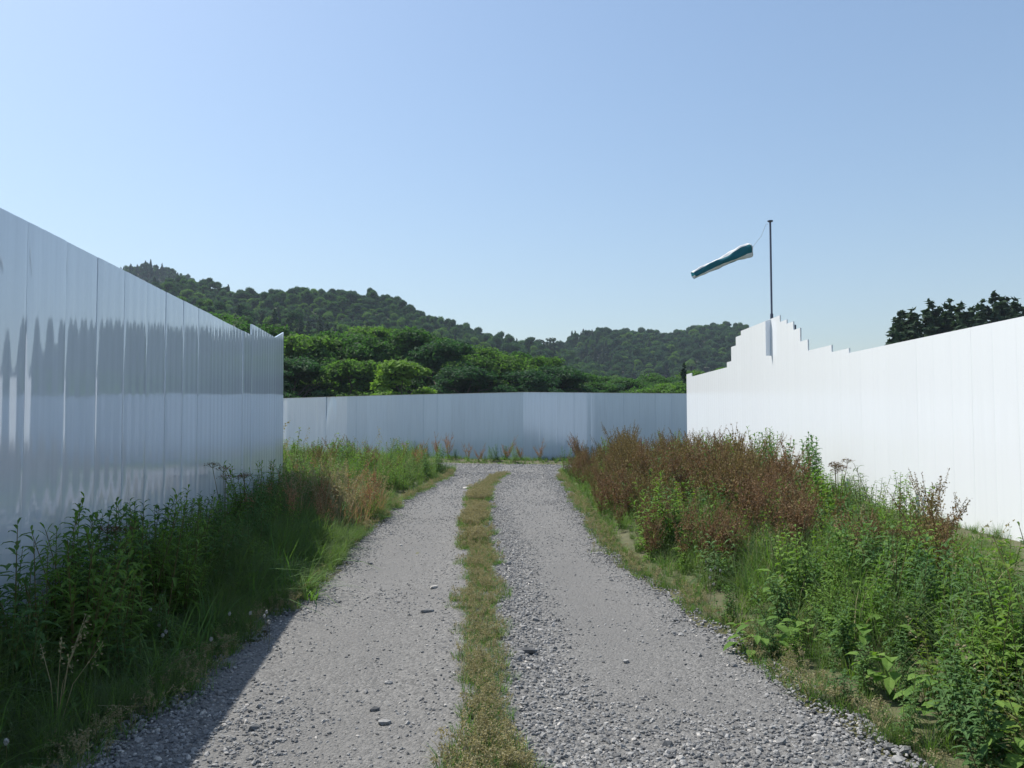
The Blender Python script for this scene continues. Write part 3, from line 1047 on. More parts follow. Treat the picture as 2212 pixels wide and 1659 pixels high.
# ------------------------------------------------------------------ grass and weeds
def blades(mb, base, az, h, lean, w, mat=0, seg=4):
    n = len(base)
    t = np.linspace(0, 1, seg)
    d = np.stack([np.cos(az), np.sin(az), np.zeros(n)], 1)
    side = np.stack([-np.sin(az), np.cos(az), np.zeros(n)], 1)
    out = (lean * h)[:, None] * t[None] ** 2
    up = h[:, None] * (t[None] - 0.45 * (lean[:, None] ** 2) * t[None] ** 2.2)
    C = base[:, None] + d[:, None] * out[..., None] + np.array([0, 0, 1.0])[None, None] * up[..., None]
    wd = w[:, None] * (1 - t[None] ** 1.6) + 0.0006
    Lf = C - side[:, None] * wd[..., None] / 2
    Rt = C + side[:, None] * wd[..., None] / 2
    V = np.stack([Lf, Rt], 2)  # n,seg,2,3
    F = []
    for k in range(seg - 1):
        F.append(np.stack([2 * k + 0 * az, 2 * k + 1 + 0 * az, 2 * k + 3 + 0 * az, 2 * k + 2 + 0 * az], 1))
    off = (np.arange(n) * seg * 2)[:, None]
    F = np.concatenate([f + off for f in F]).astype(int)
    mb.polys(V.reshape(-1, 3), F, mat)


def leaves(mb, base, az, elev, ln, w, mat=0, fold=0.25, curl=0.3):
    """lance shaped leaves of two folded halves, curving down"""
    n = len(base)
    d = np.stack([np.cos(az) * np.cos(elev), np.sin(az) * np.cos(elev), np.sin(elev)], 1)
    side = np.stack([-np.sin(az), np.cos(az), np.zeros(n)], 1)
    nr = unit(np.cross(d, side))
    nr *= np.sign(nr[:, 2:3] + 1e-6)
    l = ln[:, None]; ww = w[:, None]
    dn = np.array([0, 0, -1.0])
    m1 = base + d * l * 0.38 + dn * l * curl * 0.12
    m2 = base + d * l * 0.75 + dn * l * curl * 0.45
    tip = base + d * l + dn * l * curl
    s1 = m1 + side * ww * 0.5 + nr * ww * fold
    s2 = m1 - side * ww * 0.5 + nr * ww * fold
    r1 = m2 + side * ww * 0.36 + nr * ww * fold * .7
    r2 = m2 - side * ww * 0.36 + nr * ww * fold * .7
    V = np.stack([base, m1, m2, tip, s1, s2, r1, r2], 1)
    o = (np.arange(n) * 8)[:, None]
    Q = np.concatenate([np.array([[1, 2, 6, 4]]) + o, np.array([[1, 5, 7, 2]]) + o])
    T = np.concatenate([np.array([[0, 1, 4]]) + o, np.array([[0, 5, 1]]) + o, np.array([[2, 3, 6]]) + o, np.array([[2, 7, 3]]) + o])
    nv0 = mb.nv
    mb.polys(V.reshape(-1, 3), Q, mat)
    # triangles reuse the same vertices
    mb.loops.append((T + nv0).ravel()); mb.starts.append(mb.nl + np.arange(len(T)) * 3); mb.mi.append(np.full(len(T), mat)); mb.nl += T.size


def tuft(h, r, n, lean, w, mats, seed, dry=0.2, heads=0, headmat=1):
    rng = np.random.default_rng(seed)
    mb = MB()
    a = rng.uniform(0, 6.28, n); q = r * np.sqrt(rng.random(n))
    base = np.stack([np.cos(a) * q, np.sin(a) * q, np.full(n, -0.01)], 1)
    az = a + rng.normal(size=n) * 0.9
    isdry = rng.random(n) < dry
    hh = h * rng.uniform(0.45, 1.05, n); le = lean * rng.uniform(0.2, 1.3, n); ww = w * rng.uniform(0.7, 1.2, n)
    for k, sel in ((0, ~isdry), (1, isdry)):
        if sel.sum():
            blades(mb, base[sel], az[sel], hh[sel], le[sel], ww[sel], k)
    if heads:
        a = rng.uniform(0, 6.28, heads)
        for k in range(heads):
            H = h * rng.uniform(0.9, 1.35); L_ = lean * H * rng.uniform(.2, .6)
            e = np.array([math.cos(a[k]) * L_, math.sin(a[k]) * L_, H])
            mb.tube([(0, 0, 0), e * np.array([.35, .35, .6]), e], [w * .25, w * .2, w * .12], 3, 1, cap=False)
            m = 14
            tq = rng.uniform(0.74, 1.02, m)[:, None]
            pos = e * tq * np.array([1, 1, 1]) + rng.normal(size=(m, 3)) * 0.012 * (h / 0.3) ** .5
            mb.quads(cards(pos, rng.normal(size=(m, 3)), np.full(m, 0.02 * max(0.6, h / .5)), rng), headmat)
    return mb.mesh("tuft", mats)


def dock_parts(h, seed, seed_mat, stems=4):
    """upright dock: branching reddish stalks thick with seed whorls, long basal leaves"""
    rng = np.random.default_rng(seed)
    st, lf, heads = MB(), MB(), []
    for s in range(stems):
        sd = MB()
        a = rng.uniform(0, 6.28); le = rng.uniform(0.05, 0.5)
        H = h * rng.uniform(0.6, 1.0)
        tt = np.linspace(0, 1, 7)
        ax = np.stack([np.cos(a) * le * H * tt ** 1.4, np.sin(a) * le * H * tt ** 1.4, H * tt], 1) + np.array([rng.normal() * .03, rng.normal() * .03, 0])
        st.tube(ax, np.linspace(0.006, 0.002, 7), 4, cap=False)
        axes = [(ax, 0.28, 1.0)]
        for b in range(rng.integers(5, 10)):
            f = rng.uniform(0.22, 0.85); p0 = np.array([np.interp(f, tt, ax[:, k]) for k in range(3)])
            ba = rng.uniform(0, 6.28); bl = H * rng.uniform(0.2, 0.42) * (1.2 - f * .7)
            q = np.linspace(0, 1, 4)
            br = p0 + np.stack([np.cos(ba) * bl * 0.7 * q ** .8, np.sin(ba) * bl * 0.7 * q ** .8, bl * (0.45 * q + 0.55 * q ** 2)], 1)
            st.tube(br, np.linspace(0.003, 0.0015, 4), 3, cap=False)
            axes.append((br, 0.15, 1.0))
        for axx, f0, f1 in axes:
            Lx = np.linalg.norm(np.diff(axx, axis=0), axis=1).sum()
            nw = max(3, int(Lx * (f1 - f0) / 0.030))
            fs = np.linspace(f0, f1, nw)
            tq = np.linspace(0, 1, len(axx))
            c = np.stack([np.interp(fs, tq, axx[:, k]) for k in range(3)], 1)
            m = 5
            rad = 0.023 * (1.2 - 0.95 * (fs - f0) / (f1 - f0 + 1e-6))
            cc = np.repeat(c, m, 0) + rng.normal(size=(nw * m, 3)) * np.repeat(rad, m)[:, None] * np.array([1, 1, .5])
            if nw > 3:
                sd.tube(c, 0.0012, 3, 0, cap=False)
            cc += unit(np.repeat(np.gradient(c, axis=0), m, 0)) * rng.uniform(-.02, .02, (nw * m, 1))
            sd.quads(cards(cc, rng.normal(size=(nw * m, 3)), 0.022 * np.repeat(1.15 - 0.55 * (fs - f0) / (f1 - f0 + 1e-6), m) * rng.uniform(.7, 1.3, nw * m), rng, 0.5, 0.8), 0)
        heads.append(("seed_head", sd.mesh("seed_head", seed_mat)))
        n = 5
        f = rng.uniform(0.06, 0.5, n)
        base = np.stack([np.interp(f, tt, ax[:, k]) for k in range(3)], 1)
        leaves(lf, base, rng.uniform(0, 6.28, n), rng.uniform(0.1, .9, n), h * rng.uniform(.1, .2, n), h * rng.uniform(.025, .045, n), 0, 0.2, 0.5)
    n = 9
    leaves(lf, np.zeros((n, 3)) + np.array([0, 0, .02]), rng.uniform(0, 6.28, n), rng.uniform(0.35, 1.2, n), h * rng.uniform(.2, .36, n), h * rng.uniform(.05, .08, n), 0, 0.2, 0.45)
    return [("stalk", st.mesh("stalk", M_STALKR)), *heads, ("foliage", lf.mesh("foliage", M_WEED))]


def leafy_parts(h, seed, mat, stems=6, lw=0.16, ll=0.15, wide=0.22):
    rng = np.random.default_rng(seed)
    st, lf = MB(), MB()
    for s in range(stems):
        a = rng.uniform(0, 6.28); le = rng.uniform(0.05, 0.5); H = h * rng.uniform(0.55, 1.0)
        b0 = np.array([rng.normal() * 0.1 * h, rng.normal() * 0.1 * h, 0])
        tt = np.linspace(0, 1, 6)
        ax = b0 + np.stack([np.cos(a) * le * H * tt ** 1.5 * .6, np.sin(a) * le * H * tt ** 1.5 * .6, H * tt], 1)
        st.tube(ax, np.linspace(0.006, 0.002, 6), 4, cap=False)
        n = int(26 * H / 0.7)
        f = np.linspace(0.12, 1.0, n)
        base = np.stack([np.interp(f, tt, ax[:, k]) for k in range(3)], 1)
        sz = ll * h * (1.25 - 0.75 * f) * rng.uniform(.7, 1.25, n) + 0.02
        leaves(lf, base, np.arange(n) * 2.4 + rng.uniform(0, 6) + rng.normal(size=n) * .3, rng.uniform(0.05, 0.75, n) + 0.5 * f ** 4, sz, sz * wide * rng.uniform(.8, 1.3, n), 0, 0.22, 0.45)
    return [("stem", st.mesh("stem", M_STALK)), ("foliage", lf.mesh("foliage", mat))]


def broad_parts(h, seed):
    rng = np.random.default_rng(seed)
    lf, st = MB(), MB()
    n = 26
    az = rng.uniform(0, 6.28, n); hh = h * rng.uniform(.25, 1, n); q = h * rng.uniform(.1, .7, n)
    tips = np.stack([np.cos(az) * q, np.sin(az) * q, hh], 1)
    for t in tips:
        st.tube([(0, 0, 0), t * np.array([.4, .4, .7]), t], [.005, .004, .003], 4, cap=False)
    leaves(lf, tips, az, rng.uniform(-.2, .5, n), h * rng.uniform(.28, .5, n), h * rng.uniform(.18, .32, n), 0, 0.12, 0.35)
    return [("stem", st.mesh("stem", M_STALK)), ("foliage", lf.mesh("foliage", M_WEED))]


def umbel_parts(h, seed):
    rng = np.random.default_rng(seed)
    st, lf, heads = MB(), MB(), []
    for s in range(3):
        hd = MB()
        a = rng.uniform(0, 6.28); le = rng.uniform(.02, .2); H = h * rng.uniform(.75, 1)
        tip = np.array([math.cos(a) * le * H, math.sin(a) * le * H, H])
        st.tube([(0, 0, 0), tip * np.array([.4, .4, .55]), tip], [.005, .004, .003], 4, cap=False)
        m = 12
        for k in range(m):
            b = k * 2.4; r = .08 * math.sqrt((k + .5) / m)
            e = tip + np.array([math.cos(b) * r, math.sin(b) * r, .06 - r * .25])
            st.tube([tip, e], [.0014, .0012], 3, cap=False)
            hd.quads(cards(e + rng.normal(size=(7, 3)) * .009, rng.normal(size=(7, 3)), np.full(7, .014), rng), 0)
        heads.append(("flower_head", hd.mesh("flower_head", M_STALKR)))
        n = 6
        f = rng.uniform(.05, .6, n)[:, None]
        leaves(lf, tip * f, rng.uniform(0, 6.28, n), rng.uniform(.2, .8, n), np.full(n, .14 * h), np.full(n, .04 * h))
    return [("stem", st.mesh("stem", M_STALK)), *heads, ("foliage", lf.mesh("foliage", M_WEED2))]


def plant(name, parts, x, y, s, label, cat, group=None, sz=None, z=None, tilt=0.0):
    t = thing(name, label, cat, (x, y, float(ground_z(np.array(x), np.array(y))) - 0.01 if z is None else z), group)
    t.rotation_euler = (random.uniform(-tilt, tilt), random.uniform(-tilt, tilt), random.uniform(0, 6.28))
    t.scale = (s, s, s if sz is None else sz)
    for nm, me in parts:
        link(nm, me, t)
    return t


DOCK = [dock_parts(1.0, 400 + k, (M_DOCK, M_DOCKG)[k % 2], 4 + k % 3) for k in range(6)]
SORREL = [dock_parts(1.0, 420 + k, M_SORREL, 3) for k in range(3)]
LEAFY = [leafy_parts(1.0, 440 + k, (M_WEED, M_WEED2)[k % 2], 7, wide=(.2, .3, .16, .24, .2, .3)[k]) for k in range(6)]
BROAD = [broad_parts(1.0, 460 + k) for k in range(3)]
UMBEL = [umbel_parts(1.0, 470 + k) for k in range(2)]

rnd = random.Random(99)


def spots(n, xr, yr, accept, mind=0.2):
    out, tries = [], 0
    while len(out) < n and tries < n * 400:
        tries += 1
        x, y = rnd.uniform(*xr), rnd.uniform(*yr)
        if not accept(x, y):
            continue
        if any((x - a) ** 2 + (y - b) ** 2 < mind * mind for a, b in out):
            continue
        out.append((x, y))
    return out


def rin(x, y):
    return float(road_in(np.array(x), np.array(y)))


# right bank: dock thicket
def in_thicket(x, y):
    if rin(x, y) > -0.30 or x > 6.1:
        return False
    lim = np.interp(y, [7.4, 9.0, 11.5, 14, 18, 24, 27], [2.4, 3.5, 4.1, 4.9, 5.9, 6.1, 5.5])
    return x < lim


for k, (x, y) in enumerate(spots(200, (1.2, 6.2), (7.5, 26), in_thicket, 0.2)):
    edge = min(1, (-rin(x, y) - 0.2) / 0.9)
    h = (0.75 + 0.5 * edge) * rnd.choice((0.62, 0.8, 0.9, 1.0, 1.05, 1.22)) * np.interp(y, [8, 11, 15, 26], [0.88, 0.97, 1.02, 0.95])
    kd = rnd.choice((1, 3, 5)) if (y > 15 and rnd.random() < .6) or rnd.random() < .2 else rnd.choice((0, 2, 4))
    plant("dock_plant", DOCK[kd], x, y, h, "tall dock thick with seed stalks in the thicket beside the gravel track", "weed", "rust brown docks in the thicket", tilt=0.12)
for k, (x, y) in enumerate(spots(32, (1.2, 6.2), (9, 27), in_thicket, 0.3)):
    plant("leafy_weed", LEAFY[k % 6], x, y, rnd.uniform(.5, 1.15), "leafy green weed growing up through the brown dock thicket", "weed", "green weeds among the docks", tilt=0.1)
for k, (x, y) in enumerate(spots(14, (3.6, 6.2), (15, 21), lambda x, y: x > 3.6, 0.3)):
    plant("leafy_weed", LEAFY[k % 6], x, y, rnd.uniform(1.15, 1.5), "tall pale green weed standing against the sunlit fence behind the docks", "weed", "tall green weeds against the sunlit fence", tilt=0.08)


# right bank: green weeds in front
def in_green(x, y):
    if rin(x, y) > -0.12:
        return False
    if y > 7.0 and x < np.interp(y, [7.0, 9.6], [2.5, 3.9]):
        return False
    return x < np.interp(y, [2.5, 5, 7.5, 9.5], [2.8, 3.7, 4.1, 4.0])


for k, (x, y) in enumerate(spots(84, (1.4, 5.2), (3.2, 9.6), in_green, 0.24)):
    o = -rin(x, y)
    h = (0.30 + 0.33 * min(1, o / 0.9)) * rnd.choice((.6, .8, .95, 1.05, 1.25)) * np.interp(x, [3.2, 4.1], [1, .75])
    plant("leafy_weed", LEAFY[k % 6], x, y, h, "bushy bright green weed on the sunny verge in front of the docks", "weed", "bright green weeds on the sunny verge", tilt=0.15)
for k, (x, y) in enumerate(spots(26, (1.4, 5.0), (3.2, 9.2), in_green, 0.35)):
    plant("broadleaf_weed", BROAD[k % 3], x, y, rnd.uniform(.2, .36), "low weed with wide rounded leaves on the sunny verge", "weed", "wide leaved weeds on the sunny verge")
for k, (x, y) in enumerate([(3.3, 7.6), (3.7, 7.9), (4.05, 7.5), (4.2, 8.0), (3.05, 8.3), (3.75, 7.0)]):
    plant("dock_plant", DOCK[(k + 2) % 6], x, y, rnd.uniform(.85, 1.0), "thin dock rising above the bright green weeds near the sunlit fence", "weed", "thin docks above the green weeds", tilt=0.1)
for k, (x, y) in enumerate([(4.15, 10.2), (4.3, 10.6), (2.9, 6.1)]):
    plant("umbel_plant", UMBEL[k % 2], x, y, (1.15, 1.05, 0.85)[k], ("dry umbel plant at the corner of the dock thicket, slimmer of two", "dry umbel plant at the corner of the dock thicket, bushier of two", "bare stemmed umbel weed alone among the bright green weeds")[k], "weed")

# left bank, in the shade of the fence
def in_left(x, y):
    return lf_x(y) + 0.12 < x and rin(x, y) < -0.15


for k, (x, y) in enumerate(spots(46, (-4.3, -1.8), (2.6, 15), lambda x, y: in_left(x, y) and x < lf_x(y) + np.interp(y, [3, 6, 9], [.3, .6, .9]) and y > 4.2, 0.2)):
    h = rnd.uniform(.74, 1.1) * np.interp(y, [4, 7], [.78, .95]) * np.interp(x - lf_x(y), [0.1, 0.5, 1.0], [1, 0.95, .7])
    plant("leafy_weed", LEAFY[k % 6], x, y, h, "dark leafy weed at the foot of the shaded fence", "weed", "leafy weeds along the shaded fence", tilt=0.12)
for k, (x, y) in enumerate(spots(20, (-3.6, -2.6), (4.5, 7.6), lambda x, y: lf_x(y) + .12 < x < lf_x(y) + .62, 0.16)):
    plant("leafy_weed", LEAFY[k % 6], x, y, rnd.uniform(.78, 1.08), "dark leafy weed at the foot of the shaded fence", "weed", "leafy weeds along the shaded fence", tilt=0.14)
for k, (x, y) in enumerate(spots(18, (-4.3, -1.7), (4.0, 15), lambda x, y: in_left(x, y) and x > lf_x(y) + 0.7, 0.3)):
    plant("leafy_weed", LEAFY[k % 6], x, y, rnd.uniform(.3, .6), "small leafy weed in the shaded grass beside the track", "weed", "small weeds in the shaded grass", tilt=0.15)
for k, (x, y) in enumerate(spots(17, (-4.3, -2.1), (10.5, 17), lambda x, y: in_left(x, y), 0.3)):
    plant("sorrel_plant", SORREL[k % 3], x, y, rnd.uniform(.75, 1.0), "dry orange brown sorrel beside the end of the shaded fence", "weed", "orange sorrel by the shaded fence end", tilt=0.12)
for k, (x, y) in enumerate([(lf_x(5.9) + .3, 5.9), (lf_x(9.6) + .25, 9.6), (lf_x(10.5) + .3, 10.5)]):
    plant("umbel_plant", UMBEL[k % 2], x, y, (0.95, 1.08, 1.0)[k], ("short dark umbel plant against the near part of the shaded fence", "tallest dark umbel plant against the far part of the shaded fence", "middle sized umbel plant close to the end of the shaded fence")[k], "weed")

# bank beyond the left fence, to the junction
def in_far_left(x, y):
    return rin(x, y) < -0.25 and x > -9.5


for k, (x, y) in enumerate(spots(62, (-9.5, -1.6), (15.5, 30), in_far_left, 0.35)):
    plant("leafy_weed", LEAFY[k % 6], x, y, rnd.uniform(.55, 1.05), "leafy weed in the bank beyond the end of the shaded fence", "weed", "weeds in the bank past the shaded fence", tilt=0.1)
for k, (x, y) in enumerate(spots(22, (-7.5, -2.0), (17, 28), in_far_left, 0.4)):
    plant("dock_plant", (DOCK + SORREL)[k % 9], x, y, rnd.uniform(.9, 1.2), "reddish dock in the bank beyond the end of the shaded fence", "weed", "docks in the bank past the shaded fence", tilt=0.1)
# verge under the back fence
def in_back(x, y):
    return rin(x, y) < -0.5 and y < back_y(x) - 0.2 and y > 30


for k, (x, y) in enumerate(spots(28, (-8, 7), (31, 40), in_back, 0.4)):
    plant("leafy_weed", LEAFY[k % 6], x, y, rnd.uniform(.35, .9), "small weed in the verge at the foot of the back fence", "weed", "weeds at the foot of the back fence", tilt=0.1)
for k, (x, y) in enumerate(spots(14, (-6, 5), (31, 38), in_back, 0.6)):
    plant("sorrel_plant", SORREL[k % 3], x, y, rnd.uniform(.8, 1.25), "pinkish sorrel at the foot of the back fence", "weed", "pinkish sorrel at the back fence")

# grass (nobody could count it)
GM = [M_GRASS, M_GRASSDRY]
G_LONG = [tuft(1.0, 0.14, 46, 0.75, 0.014, GM, 500 + k, 0.10, heads=1) for k in range(5)]
G_SHADE = [tuft(1.0, 0.15, 60, 0.9, 0.013, [M_GRASSDEEP, M_WEED], 510 + k, 0.3) for k in range(4)]
G_SHORT = [tuft(0.10, 0.06, 26, 0.7, 0.004, GM, 520 + k, (.04, .18, .1, .03, .26)[k], heads=3) for k in range(5)]
G_UNDER = [tuft(0.5, 0.16, 40, 0.8, 0.02, [M_WEED, M_GRASSDEEP], 540 + k, 0.4) for k in range(3)]


def leafy_clump(seed, mat, stems=5, wide=.22, ll=.17):
    rng = np.random.default_rng(seed)
    lf = MB()
    for q in range(stems):
        a = rng.uniform(0, 6.28); le = rng.uniform(.1, .7); H = rng.uniform(.5, 1.05)
        b0 = np.array([rng.normal() * .12, rng.normal() * .12, 0]); tt = np.linspace(0, 1, 5)
        ax = b0 + np.stack([np.cos(a) * le * H * tt ** 1.4 * .6, np.sin(a) * le * H * tt ** 1.4 * .6, H * tt], 1)
        lf.tube(ax, np.linspace(.007, .003, 5), 3, 1, cap=False)
        n = int(24 * H); f = np.linspace(.1, 1, n)
        base = np.stack([np.interp(f, tt, ax[:, k]) for k in range(3)], 1)
        sz = ll * (1.25 - .7 * f) * rng.uniform(.6, 1.4, n)
        leaves(lf, base, np.arange(n) * 2.4 + rng.normal(size=n) * .4, rng.uniform(-.1, .8, n), sz, sz * wide * rng.uniform(.7, 1.5, n), 0, .22, .45)
    return lf.mesh("weed_clump", [mat, M_STALK])


M_WEEDY = leaf_mat("yellow_green_leaf", (0.10, 0.165, 0.03), (0.17, 0.24, 0.05), 0.38)
G_LEAF = [leafy_clump(560 + k, (M_WEED, M_WEED2, M_GRASSDEEP, M_WEEDY, M_WEED2, M_WEED)[k], 4 + k % 3, (.2, .34, .16, .45, .25, .6)[k], (.17, .14, .2, .12, .16, .13)[k]) for k in range(6)]


def lumps(x, y, seed, f=1.2):
    return np.clip(0.75 + 0.45 * vnoise(x, y, seed, f) + 0.25 * vnoise(x, y, seed + 1, f * 2.7), 0.3, 1.5)


def scatter_grass(name, label, protos, n, xr, yr, accept, hfun):
    rg = np.random.default_rng(abs(hash(label)) % 1000 if False else len(label) * 7)
    x = rg.uniform(*xr, n * 6); y = rg.uniform(*yr, n * 6)
    ok = accept(x, y, rg)
    x, y = x[ok][:n], y[ok][:n]
    m = len(x)
    z = np.where(road_in(x, y) > 0, road_z(x, y), ground_z(x, y)) - 0.005
    s = hfun(x, y) * rg.uniform(.7, 1.2, m)
    wd = s * rg.uniform(.8, 1.3, m)
    rot = np.column_stack([rg.normal(size=m) * .12, rg.normal(size=m) * .12, rg.uniform(0, 6.28, m)])
    return scatter(name, label, protos, np.column_stack([x, y, z]), rot, np.column_stack([wd, wd, s]), rg.integers(0, len(protos), m))


scatter_grass("shaded_grass", "long soft grass in the shade of the tall fence", G_SHADE, 2000, (-4.4, -1.4), (1.5, 15.5),
              lambda x, y, r: (x > lf_x(y) + .05) & (road_in(x, y) < 0.02),
              lambda x, y: (0.30 + 0.32 * sstep(0.0, 0.9, -road_in(x, y))) * lumps(x, y, 61))
scatter_grass("bank_grass", "tall green grass on the bank past the shaded fence", G_SHADE[:3] + G_SHADE[:3] + G_LONG[:1], 2600, (-12, -1.5), (15, 34),
              lambda x, y, r: (road_in(x, y) < 0.0) & (y < back_y(x) - 3),
              lambda x, y: (0.32 + 0.62 * sstep(0.1, 1.6, -road_in(x, y))) * lumps(x, y, 63, .7))
scatter_grass("back_verge_grass", "short yellowish grass along the foot of the back fence", G_LONG, 1500, (-12, 9), (30.5, 42),
              lambda x, y, r: (road_in(x, y) < 0.0) & (y < back_y(x) - .1) & (y > 30.8),
              lambda x, y: 0.16 + 0.2 * sstep(0.4, 2.2, -road_in(x, y)))
scatter_grass("sunny_verge_grass", "grass and small plants under the weeds of the sunny verge", G_SHADE + G_UNDER + G_LONG[:1], 3800, (1.0, 6.4), (1.5, 29),
              lambda x, y, r: (road_in(x, y) < -0.02),
              lambda x, y: (0.22 + 0.34 * sstep(0.1, 1.2, -road_in(x, y))) * np.where((x > 3.9) & (y < 15), 0.42, 1))
scatter_grass("track_edge_grass", "thin yellowish grass along the edges of the gravel track", G_SHORT, 3600, (-3.2, 3.0), (2.2, 28),
              lambda x, y, r: (road_in(x, y) > -0.2) & (road_in(x, y) < -0.02 + 0.16 * vnoise(x, y, 37, 1.6) + .05 * r.random(len(x))) & (y < 27.5),
              lambda x, y: 1.0 + 0 * x)
scatter_grass("median_grass", "strip of short patchy grass between the wheel ruts", G_SHORT, 3300, (-1.2, 0.5), (1.8, 25.5),
              lambda x, y, r: (np.abs(x - med_c(y) + .07 * vnoise(x, y, 31, 1.1)) < med_w(y) * (0.75 + .35 * vnoise(x, y, 33, 2.0)) * np.sqrt(r.random(len(x)))* 1.15),
              lambda x, y: (0.75 + 0.55 * (vnoise(x, y, 35, 1.2) > 0.25)) * (1 + .45 * sstep(5.5, 3.5, y)))
for k, (x, y) in enumerate([(0.02, 3.95), (-0.33, 8.0), (-0.38, 9.8), (-0.05, 7.5), (-0.5, 11.0)]):
    plant("grass_clump", [("foliage", G_UNDER[k % 3])], x, y, (.32, .3, .34, .28, .4)[k],
          ("dark green clump at the near end of the grass strip", "second dark green clump along the grass strip from the near end", "wide green clump midway along the grass strip",
           "small green clump poking from the grass strip towards the right rut", "dense green clump where the grass strip begins to bend")[k], "grass clump", z=0.03)

scatter_grass("arching_grass", "long pale arching blades among the shaded grass", [tuft(1.0, 0.10, 9, 1.3, 0.026, [M_GRASS, M_WEED2], 515 + k, 0.4) for k in range(3)], 260, (-4.2, -1.6), (2.2, 15.5),
              lambda x, y, r: (x > lf_x(y) + .25) & (road_in(x, y) < -0.12), lambda x, y: 0.55 + 0 * x)

scatter_grass("shaded_undergrowth", "mixed low weeds in the shade along the tall fence", G_LEAF, 420, (-4.3, -1.6), (1.8, 15.5),
              lambda x, y, r: (x > lf_x(y) + .1) & (road_in(x, y) < -0.12) & (vnoise(x, y, 67, 1.0) + .4 * (x < lf_x(y) + .8) > -.1), lambda x, y: (0.22 + 0.3 * sstep(.1, .9, -road_in(x, y))) * lumps(x, y, 65, 1.6))
scatter_grass("bank_undergrowth", "mixed weeds on the bank past the shaded fence", G_LEAF, 900, (-10, -1.6), (15, 32),
              lambda x, y, r: (road_in(x, y) < -0.15) & (y < back_y(x) - 3.2) & (vnoise(x, y, 69, .8) > -.35), lambda x, y: (0.3 + 0.6 * sstep(.1, 1.4, -road_in(x, y))) * lumps(x, y, 71, .8))
scatter_grass("sunny_undergrowth", "mixed weeds filling the sunny verge under the taller plants", G_LEAF, 800, (1.1, 6.2), (2.4, 27),
              lambda x, y, r: (road_in(x, y) < -0.15) & (x < np.where(y < 12, 4.0 + .12 * y * (y > 9), 6.2)) & (vnoise(x, y, 73, 1.1) > -.3), lambda x, y: (0.22 + 0.42 * sstep(.1, 1.1, -road_in(x, y))) * lumps(x, y, 75, 1.3))

scatter_grass("tan_grass", "patch of tan seeding grass where sunlight meets the shade of the fence", [tuft(1.0, 0.12, 30, 0.5, 0.012, [M_SORREL, M_GRASSDRY], 580 + k, 0.4, heads=5) for k in range(2)], 75, (-3.7, -2.35), (11.5, 15.8),
              lambda x, y, r: (road_in(x, y) < -0.12), lambda x, y: 0.62 + 0 * x)
for k, (a, b) in enumerate([(632, 1262), (668, 1292), (692, 1300)]):
    p = on_ground(a, b)
    plant("grass_clump", [("foliage", tuft(0.62, 0.1, 34, 1.15, 0.02, [M_GRASS, M_WEED], 590 + k, 0.3))], p.x - .1, p.y, (1.1, 0.9, 0.7)[k],
          ("largest arching clump of lit grass at the edge of the fence shadow", "middle arching clump of lit grass at the edge of the fence shadow", "lowest arching clump of lit grass spilling onto the gravel by the fence shadow")[k], "grass clump")

# white clover heads and foreground grass stalks on the shaded bank
def clover(x, y, label, group):
    mbf = MB(); rg = np.random.default_rng(int(abs(x * 1000)))
    d = sphere_pts(60, rg); mbf.quads(cards(d * .014 + np.array([0, 0, .22]), d, np.full(60, .012), rg, .3), 0)
    t = thing("clover_flower", label, "flower", (x, y, float(ground_z(np.array(x), np.array(y)))), group)
    link("flower_head", mbf.mesh("flower_head", M_FLOWER), t)
    mbs = MB(); mbs.tube([(0, 0, 0), (.01, 0, .12), (0, 0, .21)], .002, 4, cap=False)
    link("stem", mbs.mesh("stem", M_STALK), t)
    t.scale = (.75, .75, 1.0)


for (a, b) in [(323, 1338), (342, 1365), (357, 1375), (350, 1384), (455, 1393), (495, 1330), (540, 1328), (575, 1325), (580, 1350), (570, 1335), (10, 1650)]:
    p = on_ground(a, b + 60)
    clover(p.x, p.y, "white clover head in the shaded grass beside the track", "clover heads in the shaded grass")
for (a, b) in [(1480, 1285), (1490, 1282), (1500, 1290), (1476, 1300), (1482, 1315), (1472, 1265)]:
    p = on_ground(a, b)
    clover(p.x + .25, p.y, "white clover head at the sunny edge of the track below the docks", "clover heads below the docks")
p = on_ground(120, 1600)
plant("reed_grass", [("blade", tuft(0.75, 0.05, 16, 0.9, 0.02, GM, 600, 0.1, heads=6))], p.x, p.y, 0.62, "pale seeding grass stalks leaning out of the shaded grass near the track", "grass")


# ------------------------------------------------------------------ stones
def stone_mesh(seed, flat=0.6):
    rg = np.random.default_rng(seed)
    V = ICO_V.copy()
    for k in range(5):
        d = unit(rg.normal(size=3)); lim = rg.uniform(.55, .85)
        over = V @ d - lim
        V -= np.maximum(over, 0)[:, None] * d
    V *= np.array([1, rg.uniform(.6, .95), flat * rg.uniform(.75, 1.2)])
    V += rg.normal(size=V.shape) * .04
    mb = MB(); mb.polys(V, ICO_F)
    return mb.mesh("stone", M_STONE)


